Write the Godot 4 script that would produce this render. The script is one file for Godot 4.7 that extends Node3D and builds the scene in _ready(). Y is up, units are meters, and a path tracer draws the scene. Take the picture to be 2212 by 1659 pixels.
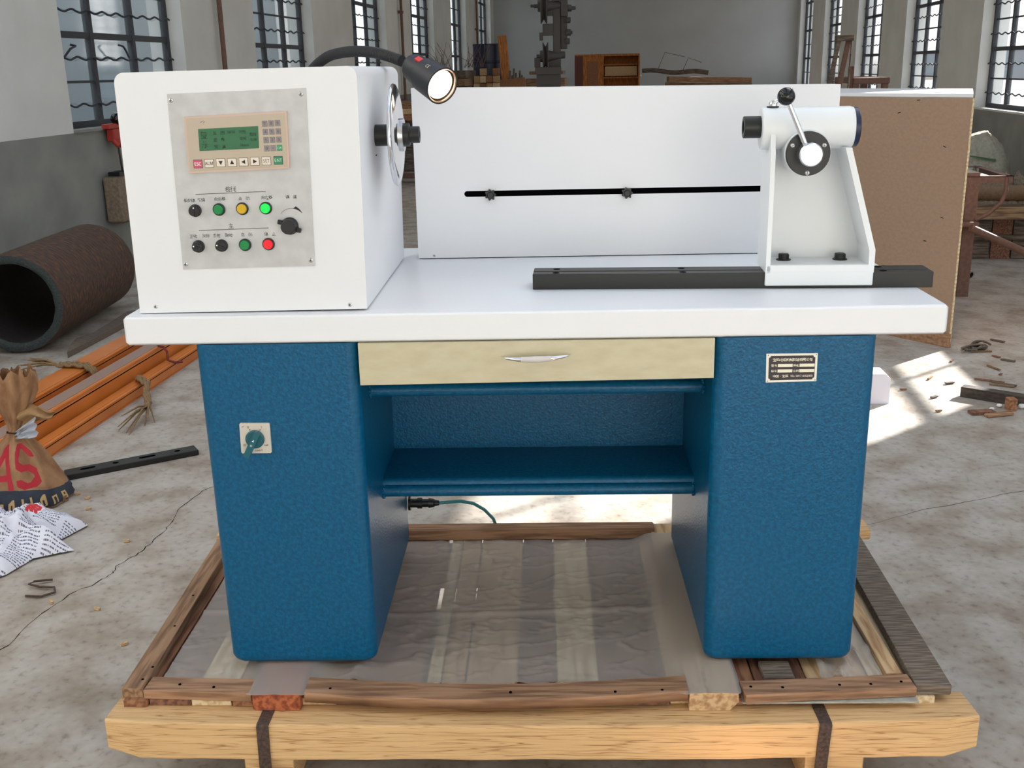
extends Node3D
# A coil-winding machine on a wooden pallet in a long workshop. Metres, y up; the machine stands along x, the room is turned a little to it.

const LAMP_E := 0.1

func _ready() -> void:
	# camera
	var cam := Camera3D.new()
	cam.name = "camera"
	cam.fov = 39.74
	cam.near = 0.05; cam.far = 300.0
	add_child(cam)
	cam.position = Vector3(0.0218, 1.34, 1.8823)
	cam.rotation = Vector3(-0.2877, 0.0314, -0.0219)
	cam.current = true
	# sky, exposure
	var sm := ProceduralSkyMaterial.new()
	sm.sky_top_color = Color(0.66, 0.76, 0.90)
	sm.sky_horizon_color = Color(0.95, 0.95, 0.95)
	sm.sky_curve = 0.25
	sm.ground_bottom_color = Color(0.45, 0.43, 0.40)
	sm.ground_horizon_color = Color(0.75, 0.74, 0.72)
	sm.sun_angle_max = 75.0; sm.sun_curve = 0.5
	sm.sky_energy_multiplier = 1.0
	var sky := Sky.new()
	sky.sky_material = sm
	var env := Environment.new()
	env.background_mode = Environment.BG_SKY
	env.sky = sky
	env.tonemap_mode = Environment.TONE_MAPPER_LINEAR
	env.tonemap_exposure = 1.76
	env.background_energy_multiplier = 1.0
	env.sdfgi_enabled = true; env.ssao_enabled = true; env.ssil_enabled = true
	var we := WorldEnvironment.new()
	we.name = "environment"
	we.environment = env
	add_child(we)
	# low sun from beyond the right-hand windows
	var sun := DirectionalLight3D.new()
	sun.name = "sun"
	add_child(sun)
	sun.look_at_from_position(Vector3.ZERO, Vector3(-0.77, -0.51, 0.64), Vector3.UP)
	sun.light_energy = 4.0
	sun.light_color = rgb(255, 252, 247)
	sun.light_angular_distance = 0.6
	sun.shadow_enabled = true
	rng.seed = 7
	make_materials()
	build_room()
	build_table()
	build_stand()
	build_headstock()
	build_guard()
	build_tailstock()
	build_rail()
	build_wire_guide()
	build_lamp()
	build_pallet()
	build_plastic()
	build_left()
	build_right()
	build_far()

class MB:   # collects triangles with normals that point outward, for one mesh
	var v := PackedVector3Array()
	var n := PackedVector3Array()
	var t := PackedVector2Array()

	func tri(a: Vector3, b: Vector3, c: Vector3, na: Vector3, nb: Vector3, nc: Vector3, ta := Vector2(), tb := Vector2(), tc := Vector2()) -> void:
		if (c - a).cross(b - a).dot(na + nb + nc) < 0.0:
			v.append_array([a, c, b]); n.append_array([na, nc, nb]); t.append_array([ta, tc, tb])
		else:
			v.append_array([a, b, c]); n.append_array([na, nb, nc]); t.append_array([ta, tb, tc])

	func quad(a: Vector3, b: Vector3, c: Vector3, d: Vector3, nn: Vector3) -> void:
		tri(a, b, c, nn, nn, nn); tri(a, c, d, nn, nn, nn)

	func quadn(a: Vector3, b: Vector3, c: Vector3, d: Vector3, na: Vector3, nb: Vector3, nc: Vector3, nd: Vector3) -> void:
		tri(a, b, c, na, nb, nc); tri(a, c, d, na, nc, nd)

	func box(c: Vector3, s: Vector3, r := 0.0, bs := Basis()) -> MB:
		var h := s * 0.5
		r = minf(r, minf(h.x, minf(h.y, h.z)) * 0.9)
		for ax in 3:
			var u := (ax + 1) % 3
			var w := (ax + 2) % 3
			for sg in [-1.0, 1.0]:
				var q := []
				for k in [[-1, -1], [1, -1], [1, 1], [-1, 1]]:
					var p := Vector3()
					p[ax] = h[ax] * sg; p[u] = (h[u] - r) * k[0]; p[w] = (h[w] - r) * k[1]
					q.append(c + bs * p)
				var nn := Vector3(); nn[ax] = sg
				quad(q[0], q[1], q[2], q[3], (bs * nn).normalized())
		if r <= 0.0:
			return self
		for ax in 3:   # chamfers along axis ax
			var u := (ax + 1) % 3
			var w := (ax + 2) % 3
			for su in [-1.0, 1.0]:
				for sw in [-1.0, 1.0]:
					var nu := Vector3(); nu[u] = su
					var nw := Vector3(); nw[w] = sw
					var q := []
					for e in [[-1.0, 0], [1.0, 0], [1.0, 1], [-1.0, 1]]:
						var p := Vector3()
						p[ax] = (h[ax] - r) * e[0]
						p[u] = su * (h[u] if e[1] == 0 else h[u] - r)
						p[w] = sw * (h[w] - r if e[1] == 0 else h[w])
						q.append(c + bs * p)
					nu = (bs * nu).normalized(); nw = (bs * nw).normalized()
					quadn(q[0], q[1], q[2], q[3], nu, nu, nw, nw)
		for sx in [-1.0, 1.0]:
			for sy in [-1.0, 1.0]:
				for sz in [-1.0, 1.0]:
					var g := Vector3(sx, sy, sz)
					tri(c + bs * (g * Vector3(h.x, h.y - r, h.z - r)), c + bs * (g * Vector3(h.x - r, h.y, h.z - r)), c + bs * (g * Vector3(h.x - r, h.y - r, h.z)), (bs * Vector3(sx, 0, 0)).normalized(), (bs * Vector3(0, sy, 0)).normalized(), (bs * Vector3(0, 0, sz)).normalized())
		return self

	func bx(x0: float, x1: float, y0: float, y1: float, z0: float, z1: float, r := 0.0) -> MB:
		return box(Vector3(x0 + x1, y0 + y1, z0 + z1) * 0.5, Vector3(absf(x1 - x0), absf(y1 - y0), absf(z1 - z0)), r)

	func bar(a: Vector3, b: Vector3, w: float, d: float, r := 0.0, side := Vector3.UP) -> MB:   # a beam of w across and d deep from a to b
		var y := (b - a).normalized()
		var x := side.cross(y)
		if x.length() < 0.01: x = Vector3.RIGHT
		x = x.normalized()
		return box((a + b) * 0.5, Vector3(w, (b - a).length(), d), r, Basis(x, y, x.cross(y)))

	func lathe(o: Vector3, axis: Vector3, prof: Array, seg := 28, smooth := false) -> MB:   # prof: [distance along axis, radius]
		var z := axis.normalized()
		var x := (Vector3.UP if absf(z.y) < 0.9 else Vector3.RIGHT).cross(z).normalized()
		var y := z.cross(x)
		var m := prof.size()
		var pn := []
		for i in m - 1:
			var d := Vector2(prof[i + 1][0] - prof[i][0], prof[i + 1][1] - prof[i][1])
			pn.append(Vector2(-d.y, d.x).normalized())   # (along, out)
		for i in m - 1:
			var n0: Vector2 = pn[i]
			var n1: Vector2 = pn[i]
			if smooth:
				if i > 0: n0 = (n0 + pn[i - 1]).normalized()
				if i < m - 2: n1 = (n1 + pn[i + 1]).normalized()
			for k in seg:
				var a0 := TAU * k / seg
				var a1 := TAU * (k + 1) / seg
				var r0 := x * cos(a0) + y * sin(a0)
				var r1 := x * cos(a1) + y * sin(a1)
				var p00: Vector3 = o + z * prof[i][0] + r0 * prof[i][1]
				var p01: Vector3 = o + z * prof[i][0] + r1 * prof[i][1]
				var p10: Vector3 = o + z * prof[i + 1][0] + r0 * prof[i + 1][1]
				var p11: Vector3 = o + z * prof[i + 1][0] + r1 * prof[i + 1][1]
				var na := z * n0.x + r0 * n0.y
				var nb := z * n0.x + r1 * n0.y
				var nc := z * n1.x + r1 * n1.y
				var nd := z * n1.x + r0 * n1.y
				if prof[i][1] > 1e-6: tri(p00, p01, p11, na, nb, nc)
				if prof[i + 1][1] > 1e-6: tri(p00, p11, p10, na, nc, nd)
		return self

	func rod(a: Vector3, b: Vector3, r: float, seg := 12, r2 := -1.0) -> MB:
		var l := (b - a).length()
		return lathe(a, b - a, [[0, 0], [0, r], [l, r if r2 < 0 else r2], [l, 0]], seg)

	func hexa(o: Vector3, axis: Vector3, r: float, l: float) -> MB:
		return lathe(o, axis, [[0, r], [l * 0.85, r], [l, r * 0.85], [l, 0]], 6)

	func ball(c: Vector3, r: float, seg := 20, sc := Vector3.ONE) -> MB:
		var rows := seg / 2
		for i in rows:
			for k in seg:
				var q := []
				for e in [[0, 0], [0, 1], [1, 1], [1, 0]]:
					var th: float = PI * (i + e[0]) / rows
					var ph: float = TAU * (k + e[1]) / seg
					q.append(Vector3(sin(th) * cos(ph), cos(th), sin(th) * sin(ph)))
				if i > 0: tri(c + q[0] * sc * r, c + q[1] * sc * r, c + q[2] * sc * r, (q[0] / sc).normalized(), (q[1] / sc).normalized(), (q[2] / sc).normalized())
				if i < rows - 1 or true: tri(c + q[0] * sc * r, c + q[2] * sc * r, c + q[3] * sc * r, (q[0] / sc).normalized(), (q[2] / sc).normalized(), (q[3] / sc).normalized())
		return self

	func skin(rings: Array, closed := true, caps := true, hint := Vector3.ZERO, uv := false) -> MB:   # a smooth sheet or tube through rows of points
		var m := rings.size()
		var k: int = rings[0].size()
		var acc := []
		for i in m:
			var row := PackedVector3Array(); row.resize(k); acc.append(row)
		var kk := k if closed else k - 1
		for i in m - 1:
			for j in kk:
				var j1 := (j + 1) % k
				var fn: Vector3 = (rings[i + 1][j1] - rings[i][j]).cross(rings[i + 1][j] - rings[i][j1])
				acc[i][j] += fn; acc[i][j1] += fn; acc[i + 1][j] += fn; acc[i + 1][j1] += fn
		var s := 0.0
		for i in m:
			var cen := Vector3()
			for j in k: cen += rings[i][j]
			cen /= k
			for j in k: s += acc[i][j].dot(hint if hint != Vector3.ZERO else rings[i][j] - cen)
		var sg := 1.0 if s >= 0 else -1.0
		for i in m:
			for j in k: acc[i][j] = (acc[i][j] * sg).normalized()
		for i in m - 1:
			for j in kk:
				var j1 := (j + 1) % k
				var a: Vector3 = rings[i][j]
				var b: Vector3 = rings[i][j1]
				var c: Vector3 = rings[i + 1][j1]
				var d: Vector3 = rings[i + 1][j]
				if uv:
					var u0 := float(j) / kk
					var u1 := float(j + 1) / kk
					var w0 := float(i) / (m - 1)
					var w1 := float(i + 1) / (m - 1)
					tri(a, b, c, acc[i][j], acc[i][j1], acc[i + 1][j1], Vector2(u0, w0), Vector2(u1, w0), Vector2(u1, w1))
					tri(a, c, d, acc[i][j], acc[i + 1][j1], acc[i + 1][j], Vector2(u0, w0), Vector2(u1, w1), Vector2(u0, w1))
				else:
					quadn(a, b, c, d, acc[i][j], acc[i][j1], acc[i + 1][j1], acc[i + 1][j])
		if caps and closed:
			for e in [0, m - 1]:
				var cen := Vector3()
				for j in k: cen += rings[e][j]
				cen /= k
				var o: Vector3 = rings[1 if e == 0 else m - 2][0]
				var nn: Vector3 = (rings[e][1] - cen).cross(rings[e][0] - cen)
				for j in range(1, k):
					nn += (rings[e][(j + 1) % k] - cen).cross(rings[e][j] - cen)
				nn = nn.normalized()
				if nn.dot(cen - o) < 0: nn = -nn
				for j in k: tri(cen, rings[e][j], rings[e][(j + 1) % k], nn, nn, nn)
		return self

	func tube(pts: Array, r, seg := 10, caps := true) -> MB:   # r: a number, or one for each point
		var rings := []
		var x := Vector3()
		for i in pts.size():
			var d: Vector3 = (pts[mini(i + 1, pts.size() - 1)] - pts[maxi(i - 1, 0)]).normalized()
			if i == 0: x = (Vector3.UP if absf(d.y) < 0.9 else Vector3.RIGHT).cross(d).normalized()
			x = (x - d * x.dot(d)).normalized()
			var y := d.cross(x)
			var rr: float = r[i] if r is Array else r
			var ring := []
			for k in seg: ring.append(pts[i] + (x * cos(TAU * k / seg) + y * sin(TAU * k / seg)) * rr)
			rings.append(ring)
		return skin(rings, true, caps)

	func prism(poly: Array, f: Transform3D, d: float, flat := true) -> MB:   # a flat outline (Vector2) in f's x-y plane, d deep along f's z
		var pp := PackedVector2Array(poly)
		var id := Geometry2D.triangulate_polygon(pp)
		var nz := (f.basis.z * signf(d)).normalized()
		for i in range(0, id.size(), 3):
			var q := []
			for k in 3: q.append(Vector3(pp[id[i + k]].x, pp[id[i + k]].y, 0))
			tri(f * q[0], f * q[1], f * q[2], -nz, -nz, -nz)
			for k in 3: q[k].z = d
			tri(f * q[0], f * q[1], f * q[2], nz, nz, nz)
		var area := 0.0
		var m := pp.size()
		for i in m: area += pp[i].cross(pp[(i + 1) % m])
		var sg := signf(area)
		for i in m:
			var a := pp[i]
			var b := pp[(i + 1) % m]
			var en := Vector2(b.y - a.y, a.x - b.x).normalized() * sg
			var na := en
			var nb := en
			if not flat:
				var p0 := pp[(i + m - 1) % m]
				var p3 := pp[(i + 2) % m]
				var e0 := Vector2(a.y - p0.y, p0.x - a.x).normalized() * sg
				var e2 := Vector2(p3.y - b.y, b.x - p3.x).normalized() * sg
				if e0.dot(en) > 0.7: na = (e0 + en).normalized()
				if e2.dot(en) > 0.7: nb = (e2 + en).normalized()
			var wa := (f.basis * Vector3(na.x, na.y, 0)).normalized()
			var wb := (f.basis * Vector3(nb.x, nb.y, 0)).normalized()
			quadn(f * Vector3(a.x, a.y, 0), f * Vector3(b.x, b.y, 0), f * Vector3(b.x, b.y, d), f * Vector3(a.x, a.y, d), wa, wb, wb, wa)
		return self

	func mesh(mat: Material = null) -> ArrayMesh:
		var a := []
		a.resize(Mesh.ARRAY_MAX)
		a[Mesh.ARRAY_VERTEX] = v; a[Mesh.ARRAY_NORMAL] = n; a[Mesh.ARRAY_TEX_UV] = t
		var m := ArrayMesh.new()
		m.add_surface_from_arrays(Mesh.PRIMITIVE_TRIANGLES, a)
		if mat: m.surface_set_material(0, mat)
		return m

var used := {}
var M := {}
var RB := Basis(Vector3(0.9958, 0, 0.0915), Vector3.UP, Vector3(-0.0915, 0, 0.9958))   # the room: x across, -z along its length
var RO := Vector3(0.0218, 0, 1.8823)
var rng := RandomNumberGenerator.new()

func rp(lat: float, y: float, s: float) -> Vector3:
	return RO + RB * Vector3(lat, y, -s)

func numbered(par: Node, nm: String) -> String:
	var key := str(par.get_instance_id()) + nm
	var k: int = used.get(key, 0)
	used[key] = k + 1
	return nm if k == 0 else "%s_%03d" % [nm, k]

func tag(o: Node, label := "", cat := "", grp := "", kind := "") -> void:
	if label: o.set_meta("label", label)
	if cat: o.set_meta("category", cat)
	if grp: o.set_meta("group", grp)
	if kind: o.set_meta("kind", kind)

func thing(nm: String, label: String, cat: String, at := Vector3.ZERO, bs := Basis(), grp := "") -> Node3D:
	var o := Node3D.new()
	o.name = numbered(self, nm)
	add_child(o, true)
	o.transform = Transform3D(bs, at)
	tag(o, label, cat, grp)
	return o

func part(par: Node, nm: String, mb, mat: Material, at := Vector3.ZERO, bs := Basis(), label := "") -> MeshInstance3D:
	var o := MeshInstance3D.new()
	o.name = numbered(par, nm)
	o.mesh = mb.mesh(mat) if mb is MB else mb
	if not (mb is MB): o.material_override = mat
	o.transform = Transform3D(bs, at)
	par.add_child(o, true)
	if label: o.set_meta("label", label)
	return o

func solo(nm: String, mb, mat: Material, label: String, cat: String, at := Vector3.ZERO, bs := Basis(), grp := "") -> MeshInstance3D:
	var o := part(self, nm, mb, mat, at, bs)
	tag(o, label, cat, grp)
	return o

func setting(nm: String, mb, mat: Material, at := Vector3.ZERO, bs := Basis()) -> MeshInstance3D:
	var o := part(self, nm, mb, mat, at, bs)
	o.set_meta("kind", "structure")
	return o

# ---- lettering: strokes on a ten by ten grid, two digits to a point
const GLYPHS := {
	"排": "0333 2029 0635 5059 3252 3555 3858 7079 7292 7595 7898", "线": "2003 0323 2306 0626 0928 4393 4696 6079 7999 8091", "主": "4152 1383 5359 2686 0999",
	"换": "0333 2029 0635 6043 6080 4393 4346 9396 3696 6639 6699", "向": "4022 1219 1292 9299 3464673734", "停": "2004 1319 6061 3292 43838545 4543 3638 3696 9698 4888 6669",
	"不": "0191 5105 5359 6588", "右": "0292 4008 358589 3935 8939", "移": "3011 0343 2029 2306 2346 604360 6085 8547 7054 7495 9548", "左": "0292 4008 3686 6669 2999",
	"点": "5054 5283 2484872724 1809 3839 5859 7899", "动": "0141 0343 2307 0738 5393 9398 9878 7049", "调": "1021 0424 2428 2837 4149 4191 9199 5383 6286 5585 57877577", "速": "1021 0323 2327 2708 0899 3292 6068 4484864644 6637 6697",
	"正": "0191 5159 2429 5585 0999", "转": "0141 2104 0444 2429 0636 5292 5494 6057 5787 8769", "反": "1191 2127 2709 3484 8439 4499", "手": "8021 1383 0696 5059 5939",
	"控": "0333 2029 0635 6061 4244 4292 9294 6345 7385 4686 6669 4999", "脚": "0009 0030 3039 0333 0636 4262 5056 3575 5648 4868 7179 7191 9197", "启": "4050 2182 2119 2484 8482 46868949 4946", "止": "5059 2429 5585 0999",
	"显": "1181851511 1383 3668 4649 6669 0999 1627 8677", "示": "2171 0494 5459 5939 2608 6698", "总": "2032 7062 2373762623 1809 3839 3969 5868 8899", "号": "2171742421 0595 3536 3677 7789 8959",
	"型": "0040 0343 1005 3035 6064 8085 2676 5659 0999", "规": "0141 0444 2027 2408 2448 5196 5056 9096 7147 7499", "格": "0333 2029 2306 2345 6043 6182 8237 4699 46868949", "编": "2003 0323 2306 0626 0928 6061 4191 9194 4139 5595 5559 7579 9599",
	"日": "2171792921 2575", "期": "1018 3038 0242 0444 0646 0848 1809 3849 6096 9099 6393 6696", "宝": "4051 0103 0193 9193 2474 2676 0999 5459 7788", "鸡": "0131 3108 1338 6041 4181 8184 4145 4595 9598 4777",
	"光": "5054 1223 8273 0595 3508 6569 6999", "源": "0112 0314 0825 3191 3138 5282 52555585 5585 7579 4659 8697", "机": "0333 2029 2306 2345 5158 5181 8189 8999", "械": "0333 2029 2306 2345 4393 7089 8999 5459 4676",
	"制": "1012 0343 0151 2029 0545 0508 4548 6167 9099", "造": "1021 0323 2327 2708 0899 6064 4282 3595 46868949", "有": "0191 5006 3339 3383 8389 3585 3787", "限": "0009 0030 3023 2335 3514 4080 8084 4484 4049 4262 6499",
	"公": "4005 6095 5528 2878 6789", "司": "1181 8189 8969 1363 25656828", "中": "1292961612 5059", "国": "0191990901 2373 2575 2777 5357", "圈": "0191990901 2373 2575 4266", "层": "1181 8183 1383 1118 1809 3575 2787 5739 3989", "数": "2024 0242 0343 2006 0646 6054 5393 7359 5599",
	"专": "1282 0494 5037 3787 8759", "A": "095099 2777", "S":"926030121435658688693918", "H": "0009 6069 0464", "o": "3363696033 3363 3339 3969 6963", "n": "2329 242363 6369", "g": "3363663633 636949", "·": "4555",
}

func strokes(mb: MB, text: String, at: Vector3, h: float, w: float, adv := 1.15, right := Vector3.RIGHT, up := Vector3.UP) -> MB:
	var nn := right.cross(up).normalized()
	var x := 0.0
	for ch in text:
		if GLYPHS.has(ch):
			for s in GLYPHS[ch].split(" "):
				for i in range(0, s.length() - 3, 2):
					var a := at + right * (x + float(s.substr(i, 1).to_int()) / 9.0 * h) + up * (0.5 - float(s.substr(i + 1, 1).to_int()) / 9.0) * h
					var b := at + right * (x + float(s.substr(i + 2, 1).to_int()) / 9.0 * h) + up * (0.5 - float(s.substr(i + 3, 1).to_int()) / 9.0) * h
					var d := (b - a).normalized()
					if d == Vector3.ZERO: continue
					var e := d.cross(nn) * w * 0.5
					mb.quad(a - d * w * 0.4 - e, b + d * w * 0.4 - e, b + d * w * 0.4 + e, a - d * w * 0.4 + e, nn)
		x += h * adv
	return mb

func latin(par: Node, text: String, at: Vector3, h: float, mat: Material, bs := Basis(), nm := "lettering") -> MeshInstance3D:
	var m := TextMesh.new()
	var f := SystemFont.new()
	f.font_names = PackedStringArray(["Droid Sans"])
	m.font = f; m.text = text; m.font_size = 32
	m.pixel_size = h / (0.71 * 32.0)
	m.depth = 0.0003
	return part(par, nm, m, mat, at, bs)

func stroke_px(im: Image, text: String, x0: float, y0: float, h: float, w: float, c: Color, adv := 1.1) -> void:
	var x := x0
	for ch in text:
		if GLYPHS.has(ch):
			for s in GLYPHS[ch].split(" "):
				for i in range(0, s.length() - 3, 2):
					var a := Vector2(x + s.substr(i, 1).to_int() / 9.0 * h * 0.8, y0 + s.substr(i + 1, 1).to_int() / 9.0 * h)
					var b := Vector2(x + s.substr(i + 2, 1).to_int() / 9.0 * h * 0.8, y0 + s.substr(i + 3, 1).to_int() / 9.0 * h)
					var k := int((b - a).length()) + 1
					for q in k + 1:
						var p := a.lerp(b, float(q) / k)
						im.fill_rect(Rect2i(int(p.x - w * 0.5), int(p.y - w * 0.5), int(w) + 1, int(w) + 1), c)
		x += h * adv

# ---- materials
func ntex(fr: float, cols: Array, sd := 1, oct := 4, size := 256, normal := 0.0, type := FastNoiseLite.TYPE_SIMPLEX_SMOOTH) -> NoiseTexture2D:
	var f := FastNoiseLite.new()
	f.noise_type = type; f.frequency = fr; f.seed = sd; f.fractal_octaves = oct
	var x := NoiseTexture2D.new()
	x.width = size; x.height = size; x.seamless = true; x.noise = f
	if normal > 0.0:
		x.as_normal_map = true; x.bump_strength = normal
	elif cols.size():
		var g := Gradient.new()
		var off := PackedFloat32Array()
		var cc := PackedColorArray()
		for c in cols: off.append(c[0]); cc.append(c[1])
		g.offsets = off; g.colors = cc
		x.color_ramp = g
	return x

func mat(c: Color, rough := 0.6, metal := 0.0, spec := 0.5) -> StandardMaterial3D:
	var m := StandardMaterial3D.new()
	m.albedo_color = c; m.roughness = rough; m.metallic = metal; m.metallic_specular = spec
	return m

func tri_mat(tex: Texture2D, sc: Vector3, rough := 0.8, c := Color.WHITE, nrm: Texture2D = null, ns := 0.5) -> StandardMaterial3D:
	var m := mat(c, rough)
	m.albedo_texture = tex
	m.uv1_triplanar = true; m.uv1_scale = sc
	if nrm:
		m.normal_enabled = true; m.normal_texture = nrm; m.normal_scale = ns
	return m

var grain_n: NoiseTexture2D
func wood(light: Color, dark: Color, axis := 0, sd := 1, rough := 0.8, across := 7.0) -> StandardMaterial3D:
	var tex := ntex(0.03, [[0.0, dark], [0.42, dark.lerp(light, 0.55)], [0.6, light], [1.0, light.lightened(0.08)]], sd, 4, 256)
	var sc := Vector3(across, across, across)
	sc[axis] = across * 0.09
	var m := tri_mat(tex, sc, rough, Color.WHITE, grain_n, 0.35)
	return m

func rgb(r: float, g: float, b: float) -> Color:
	return Color(r / 255.0, g / 255.0, b / 255.0)

func pine_wood(light: Color, dark: Color, axis: int, sd: int) -> StandardMaterial3D:   # pale wood with thin separate grain lines
	var tex := ntex(0.02, [[0.0, light.darkened(0.05)], [0.30, light], [0.40, light.lerp(dark, 0.25)], [0.425, dark], [0.45, light.lerp(dark, 0.15)], [0.55, light.lightened(0.06)], [0.62, light.lerp(dark, 0.2)], [0.635, dark.lerp(light, 0.3)], [0.65, light], [1.0, light.lightened(0.05)]], sd, 3, 512)
	var sc := Vector3(5.5, 5.5, 5.5)
	sc[axis] = 0.22
	return tri_mat(tex, sc, 0.75, Color.WHITE, grain_n, 0.2)

func make_materials() -> void:
	grain_n = ntex(0.05, [], 9, 4, 256, 3.0)
	M.white = mat(rgb(232, 233, 235), 0.38)
	M.white_panel = mat(rgb(228, 229, 231), 0.5)
	M.cast = mat(rgb(226, 229, 230), 0.42)
	M.blue = tri_mat(ntex(0.06, [[0.0, rgb(2, 72, 108)], [0.5, rgb(3, 84, 122)], [1.0, rgb(8, 98, 138)]], 4, 3), Vector3(6, 6, 6), 0.36, Color.WHITE, ntex(0.09, [], 5, 3, 256, 5.0), 0.16)
	M.blue.metallic_specular = 0.4
	M.cream = tri_mat(ntex(0.02, [[0.0, rgb(190, 180, 148)], [1.0, rgb(204, 196, 166)]], 6), Vector3(3, 8, 3), 0.5)
	M.steel_dark = mat(rgb(46, 46, 44), 0.42, 0.5)
	M.black = mat(rgb(20, 20, 22), 0.45)
	M.black_gloss = mat(rgb(10, 10, 12), 0.12)
	M.void = mat(rgb(6, 6, 8), 0.9, 0.0, 0.1)
	M.chrome = mat(rgb(225, 225, 228), 0.1, 1.0)
	M.alu = mat(rgb(205, 207, 208), 0.28, 1.0)
	M.brushed = tri_mat(ntex(0.03, [[0.0, rgb(186, 186, 186)], [1.0, rgb(202, 203, 202)]], 8), Vector3(3, 3, 3), 0.55)
	M.brushed.metallic = 0.25
	M.ink = mat(rgb(28, 28, 34), 0.7)
	M.pine = pine_wood(rgb(221, 180, 126), rgb(150, 104, 62), 0, 11)
	M.pine_z = wood(rgb(206, 166, 116), rgb(150, 106, 66), 2, 12)
	M.red_wood = wood(rgb(176, 96, 56), rgb(104, 46, 26), 2, 13)
	M.brown_x = wood(rgb(168, 128, 96), rgb(112, 80, 58), 0, 14)
	M.brown_z = wood(rgb(162, 124, 92), rgb(104, 76, 54), 2, 15)
	M.grey_wood = wood(rgb(112, 98, 84), rgb(58, 50, 44), 0, 16)
	M.grey_z = wood(rgb(128, 114, 98), rgb(84, 72, 62), 0, 17, 0.85, 16.0)
	M.plank_a = wood(rgb(206, 172, 128), rgb(160, 118, 80), 2, 18)
	M.plank_b = wood(rgb(160, 112, 78), rgb(110, 66, 44), 2, 19)
	M.plank_c = wood(rgb(226, 206, 168), rgb(184, 150, 108), 2, 20)
	M.plank_d = wood(rgb(134, 92, 70), rgb(84, 52, 40), 2, 21)
	M.rust = tri_mat(ntex(0.03, [[0.0, rgb(44, 34, 30)], [0.45, rgb(74, 58, 48)], [0.62, rgb(92, 66, 50)], [0.8, rgb(120, 76, 46)], [1.0, rgb(170, 120, 70)]], 22, 5, 512), Vector3(1.5, 1.5, 2.6), 0.8, Color.WHITE, grain_n, 0.5)
	M.strap = tri_mat(ntex(0.05, [[0.0, rgb(46, 36, 32)], [0.6, rgb(78, 60, 50)], [1.0, rgb(104, 70, 50)]], 23), Vector3(9, 9, 9), 0.7)
	M.orange = tri_mat(ntex(0.01, [[0.0, rgb(196, 108, 40)], [1.0, rgb(214, 128, 56)]], 24, 2), Vector3(1.2, 1.2, 1.2), 0.38)
	M.mauve = mat(rgb(150, 122, 108), 0.5)
	M.rope = tri_mat(ntex(0.04, [[0.0, rgb(96, 74, 52)], [1.0, rgb(178, 146, 102)]], 25), Vector3(18, 18, 18), 0.95)
	M.wall = tri_mat(ntex(0.01, [[0.0, rgb(208, 208, 203)], [1.0, rgb(222, 222, 218)]], 26, 5), Vector3(0.5, 0.5, 0.5), 0.9)
	M.dado = tri_mat(ntex(0.012, [[0.0, rgb(124, 125, 121)], [1.0, rgb(146, 147, 141)]], 27, 5), Vector3(0.6, 0.6, 0.6), 0.8)
	M.far_wall = tri_mat(ntex(0.01, [[0.0, rgb(180, 183, 184)], [1.0, rgb(192, 195, 196)]], 28, 4), Vector3(0.2, 0.2, 0.2), 0.9)
	M.ceiling = mat(rgb(214, 214, 212), 0.9)
	M.frame = mat(rgb(52, 54, 60), 0.6)
	M.glass = mat(Color(0.86, 0.93, 0.95, 0.06), 0.05)
	M.glass.transparency = BaseMaterial3D.TRANSPARENCY_ALPHA
	M.hardboard = tri_mat(ntex(0.05, [[0.0, rgb(150, 122, 100)], [1.0, rgb(168, 140, 116)]], 29, 4), Vector3(4, 4, 4), 0.75)
	M.brown_paint = tri_mat(ntex(0.03, [[0.0, rgb(96, 68, 56)], [1.0, rgb(122, 90, 76)]], 30, 4), Vector3(4, 4, 4), 0.6)
	M.sacking = tri_mat(ntex(0.03, [[0.0, rgb(150, 148, 136)], [1.0, rgb(190, 188, 176)]], 31, 4), Vector3(3, 3, 3), 0.85)
	M.old_wood = wood(rgb(150, 120, 88), rgb(88, 66, 48), 0, 32)
	M.cab_wood = wood(rgb(196, 124, 62), rgb(134, 74, 34), 1, 33)
	M.teal_cable = mat(rgb(52, 128, 132), 0.45)
	M.navy = mat(rgb(20, 28, 60), 0.4)
	M.outside = mat(rgb(150, 160, 166), 0.9)
	M.earth = mat(rgb(140, 140, 138), 0.95)
	# concrete: broad stains times fine mottling
	M.concrete = tri_mat(ntex(0.012, [[0.0, rgb(146, 130, 114)], [0.38, rgb(172, 161, 148)], [0.6, rgb(184, 176, 165)], [1.0, rgb(196, 190, 181)]], 34, 5, 1024), Vector3(0.33, 0.33, 0.33), 0.7, Color.WHITE, ntex(0.06, [], 35, 4, 512, 2.0), 0.25)
	M.concrete.detail_enabled = true
	M.concrete.detail_blend_mode = BaseMaterial3D.BLEND_MODE_MUL
	M.concrete.detail_uv_layer = BaseMaterial3D.DETAIL_UV_2
	M.concrete.detail_albedo = ntex(0.025, [[0.0, rgb(196, 188, 180)], [0.35, rgb(240, 238, 236)], [1.0, Color.WHITE]], 36, 6, 512)
	M.guide = mat(rgb(44, 40, 37), 0.55, 0.0, 0.3)
	M.dark_wood = wood(rgb(78, 66, 56), rgb(40, 34, 30), 0, 61)
	M.concrete.uv2_triplanar = true
	M.concrete.uv2_scale = Vector3(2.3, 2.3, 2.3)

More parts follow.
